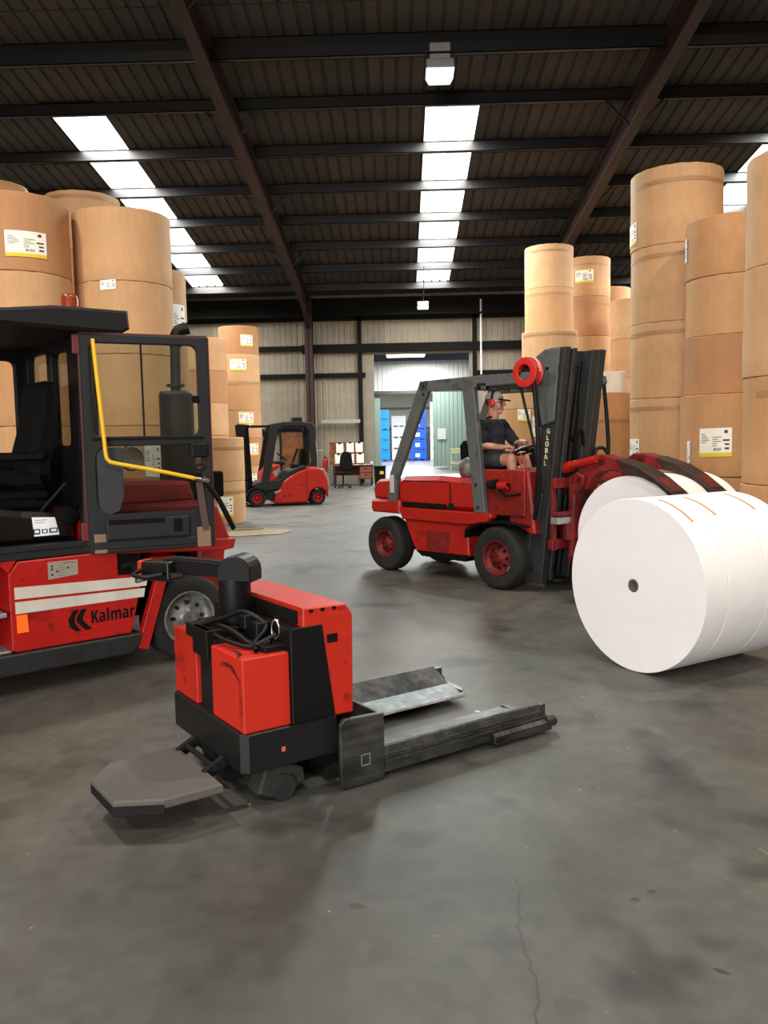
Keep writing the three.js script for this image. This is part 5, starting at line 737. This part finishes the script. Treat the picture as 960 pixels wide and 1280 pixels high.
// ---------------------------------------------------------------- things by the end wall
{
  const t = thing('desk', 'brown wooden desk with a drawer pedestal against the end wall', 'desk', [-1.7, 0, -29.2]);
  const wood = mat('#6e3a22', 0.5, { map: grimeT });
  part(t, 'desk_top', box(-0.72, 0.72, 0.7, 0.735, -0.38, 0.38, 0.008), wood);
  const ped = part(t, 'pedestal', box(0.22, 0.66, 0.24, 0.7, -0.34, 0.34, 0.008), wood);
  for (const y of [0.26, 0.48]) { const d = part(ped, 'drawer', box(0.24, 0.64, y, y + 0.19, 0.335, 0.355, 0.006), mat('#7d4428', 0.5)); part(t, 'drawer_handle', box(0.38, 0.5, y + 0.13, y + 0.145, 0.355, 0.375, 0.004), M.dark); }
  for (const [x, z] of [[-0.68, -0.33], [-0.68, 0.33], [0.25, 0.3], [0.63, 0.3], [0.25, -0.3], [0.63, -0.3]]) part(t, 'leg', box(x - 0.02, x + 0.02, 0, x < 0 ? 0.7 : 0.24, z - 0.02, z + 0.02, 0.004), M.dark);
  part(t, 'modesty_panel', box(-0.68, 0.22, 0.35, 0.7, -0.34, -0.32, 0.004), wood);
  for (const [x, z, a, n] of [[-0.3, 0.1, 0.3, 0], [0.1, 0.05, -0.2, 1], [0.4, 0.12, 0.5, 2]]) { const s = thing('paper_stack', ['loose papers near the chair end of the desk', 'loose papers in the middle of the desk', 'loose papers at the bin end of the desk'][n], 'papers', [-1.7 + x, 0.735, -29.2 + z], a); part(s, 'sheets', [box(-0.11, 0.11, 0, 0.012, -0.15, 0.15, 0.002)], M.white); part(s, 'top_sheet', box(-0.11, 0.11, 0.0125, 0.014, -0.15, 0.15, 0).applyMatrix4(new THREE.Matrix4().makeRotationY(0.25)), M.offwhite); }
  const m = thing('mug', 'small white mug on the desk', 'mug', [-1.08, 0.735, -29.4]); part(m, 'mug_body', lathe([[0, 0.004], [0.038, 0], [0.04, 0.1], [0.035, 0.1], [0.034, 0.01], [0, 0.01]], 16), M.white); part(m, 'handle', prep(new THREE.TorusGeometry(0.028, 0.006, 6, 14, 3.2)).applyMatrix4(new THREE.Matrix4().makeRotationZ(-1.57)).translate(0.04, 0.05, 0), M.white);
  const b = thing('notice_board', 'brown notice board hung with white clipboards above the desk', 'notice board', [-1.95, 0.735, -29.52]);
  part(b, 'board', box(-0.62, 0.62, 0, 0.8, -0.05, 0, 0.006), mat('#9a5a34', 0.8, { map: grimeT })); 
  for (const [x, y] of [[-0.25, 0.42], [0.12, 0.44], [0.44, 0.44], [-0.3, 0.04], [0.12, 0.04], [0.47, 0.05]]) { const c = part(b, 'clipboard', box(x - 0.13, x + 0.13, y, y + 0.34, 0.002, 0.012, 0.002), M.white, 'white sheets on a clipboard'); part(c, 'clip', box(x - 0.05, x + 0.05, y + 0.31, y + 0.36, 0.012, 0.028, 0.004), M.blackRough); }
}
{
  const t = thing('office_chair', 'black swivel office chair in front of the desk', 'chair', [-1.98, 0, -27.8], 0.5);
  part(t, 'seat', box(-0.24, 0.24, 0.44, 0.53, -0.24, 0.24, 0.04), M.blackRough);
  part(t, 'backrest', face([[-0.2, 0.62], [0.2, 0.62], [0.24, 0.8], [0.2, 1.1], [0.1, 1.22], [-0.1, 1.22], [-0.2, 1.1], [-0.24, 0.8]], 0.22, 0.3, 0.03), M.blackRough);
  part(t, 'back_stem', beam([0, 0.46, 0.18], [0, 0.7, 0.31], 0.06, 0.02), M.black); part(t, 'gas_column', bar([0, 0.1, 0], [0, 0.45, 0], 0.028), M.dark);
  for (let i = 0; i < 5; i++) { const a = i * 1.2566, l = part(t, 'base_arm', beam([0, 0.11, 0], [Math.cos(a) * 0.28, 0.08, Math.sin(a) * 0.28], 0.04, 0.03), M.black); part(t, 'castor', lathe([[0, 0], [0.028, 0.005], [0.03, 0.05], [0, 0.06]], 10).translate(Math.cos(a) * 0.28, 0, Math.sin(a) * 0.28), M.blackRough); }
  for (const s of [-1, 1]) part(t, 'armrest', [box(s * 0.28 - 0.03, s * 0.28 + 0.03, 0.68, 0.71, -0.12, 0.14, 0.01), beam([s * 0.22, 0.47, 0.05], [s * 0.28, 0.69, 0.05], 0.03, 0.02)], M.black);
}
{
  const t = thing('waste_bin', 'black square bin with a yellow sticker beside the desk', 'bin', [-0.76, 0, -28.55]);
  part(t, 'bin_body', [face([[-0.17, 0], [0.17, 0], [0.2, 0.68], [-0.2, 0.68]], -0.17, 0.17, 0.015), box(-0.21, 0.21, 0.66, 0.7, -0.19, 0.19, 0.01)], M.blackRough); part(t, 'sticker', box(0.0, 0.13, 0.42, 0.52, 0.172, 0.176, 0), mat('#c9b72e', 0.6), 'yellow sticker');
  const e = thing('fire_extinguisher', 'red fire extinguisher hung beside the maroon column', 'extinguisher', [-2.82, 0.45, -30.4]);
  part(e, 'cylinder', lathe([[0, 0], [0.075, 0], [0.08, 0.02], [0.08, 0.42], [0.06, 0.48], [0.025, 0.5], [0, 0.5]], 20), mat('#b8130f', 0.35)); part(e, 'valve', [box(-0.03, 0.03, 0.5, 0.56, -0.02, 0.05, 0.008), tube([[0.03, 0.53, 0], [0.1, 0.5, 0.02], [0.1, 0.3, 0.03], [0.09, 0.15, 0.03]], 0.01, 6, 14)], M.black); part(e, 'bracket', box(-0.05, 0.05, 0.2, 0.3, -0.22, -0.07, 0.004), M.dark);
  const s = thing('safety_sign', 'small red and white sign on the maroon column', 'sign', [-3.3, 1.6, -30.235]); part(s, 'sign_plate', box(-0.1, 0.1, 0, 0.22, -0.012, 0.004, 0.003), M.white); part(s, 'red_field', [box(-0.085, 0.085, 0.02, 0.12, 0.004, 0.006, 0)], mat('#b8201a', 0.5));
}
const door2 = noteStruct(struct('door_2', [-4.04, 0, ZB + 0.1]), 'brown wooden door in the end wall behind the small forklift', 'door');
part(door2, 'door_leaf', box(-0.4, 0.4, 0.02, 2.06, 0, 0.05, 0.006), mat('#a3622f', 0.6, { map: grimeT })); part(door2, 'door_frame', [box(-0.47, -0.4, 0, 2.13, -0.02, 0.08, 0.004), box(0.4, 0.47, 0, 2.13, -0.02, 0.08, 0.004), box(-0.47, 0.47, 2.06, 2.13, -0.02, 0.08, 0.004)], M.dark); part(door2, 'door_handle', bar([0.3, 1.0, 0.06], [0.2, 1.0, 0.09], 0.012), M.alu);
// sheet of wrapping paper and scraps on the floor
{
  const t = thing('paper_sheet', 'flat torn sheet of brown wrapping paper lying on the floor', 'paper', [-2.6, 0, -14.5]);
  const q = [[-0.62, -0.45], [0.1, -0.62], [0.52, -0.3], [0.62, -0.1], [0.45, 0.35], [0.1, 0.42], [-0.2, 0.62], [-0.5, 0.5], [-0.66, 0.1]]; part(t, 'sheet', plan(q, 0.002, 0.012, 0.002), mat('#94836a', 0.85, { map: kraftT })); part(t, 'fold', plan([[-0.6, -0.4], [0.05, -0.55], [0.0, -0.42], [-0.55, -0.25]], 0.012, 0.03, 0.004), mat('#8a7658', 0.85, { map: kraftT }));
}
// far room and store
{
  const t = thing('step_stool', 'cream step stool in front of the pale green sliding door', 'stool', [2.74, 0, -42]);
  const c = mat('#e2d9a8', 0.5); part(t, 'top_step', box(-0.28, 0.28, 0.82, 1.08, -0.2, 0.0, 0.02), c); part(t, 'lower_step', box(-0.3, 0.3, 0.28, 0.42, 0, 0.25, 0.02), c);
  for (const x of [-0.26, 0.26]) { part(t, 'leg', beam([x, 0, 0.24], [x, 0.9, -0.08], 0.04, 0.04), c); part(t, 'leg', beam([x, 0, -0.3], [x, 0.9, -0.1], 0.04, 0.04), c); }
  const r = thing('standing_paper_roll', 'brown paper roll standing in the far room beside the cream stool', 'paper roll', [3.42, 0, -42.2]); part(r, 'wrapping', bodyGeo(0.34, 1.35, 2), kraftMs[1]); part(r, 'core_plug', lathe([[0, 1.32], [0.05, 1.32], [0.05, 1.335], [0, 1.335]], 14), capM);
}
function crates(desc, x, z, n, w, h, m, lab, group) {
  for (let i = 0; i < n; i++) {
    const t = thing(desc.includes('blue') ? 'blue_crate' : 'white_crate', `${desc}, ${i === n - 1 ? 'topmost' : ORD[i]} of its stack`, 'crate', [x, i * h, z], 0, group);
    part(t, 'crate_body', [box(-w / 2, w / 2, 0.1, h - 0.02, -w / 2, w / 2, 0.02), box(-w / 2 - 0.02, w / 2 + 0.02, h - 0.12, h - 0.01, -w / 2 - 0.02, w / 2 + 0.02, 0.02)], m);
    for (const s of [-1, 0, 1]) part(t, 'foot', box(s * w * 0.42 - 0.08, s * w * 0.42 + 0.08, 0, 0.1, -w / 2 + 0.02, w / 2 - 0.02, 0.01), m);
    if (lab) part(t, 'label', box(-0.22, 0.1, h * 0.35, h * 0.7, w / 2 + 0.001, w / 2 + 0.008, 0), M.white, 'white label');
  }
}
const blueM = mat('#0a4fd6', 0.4), cyanM = mat('#0d83dc', 0.4), whiteM = mat('#f0f0ee', 0.5);
crates('light blue plastic crate near the store opening edge', -1.45, -62, 5, 1.15, 0.76, cyanM, false, 'blue crates in the store');
crates('deep blue labelled plastic crate in the store', 1.25, -62, 5, 1.2, 0.76, blueM, true, 'blue crates in the store');
crates('white crate between the two blue stacks', -0.2, -64.5, 4, 1.1, 0.85, whiteM, false, 'white crates in the store');
crates('white crate beside the pale green sliding door', 2.6, -62, 5, 0.9, 0.86, whiteM, false, 'white crates in the store');
renderer.render(scene, camera);
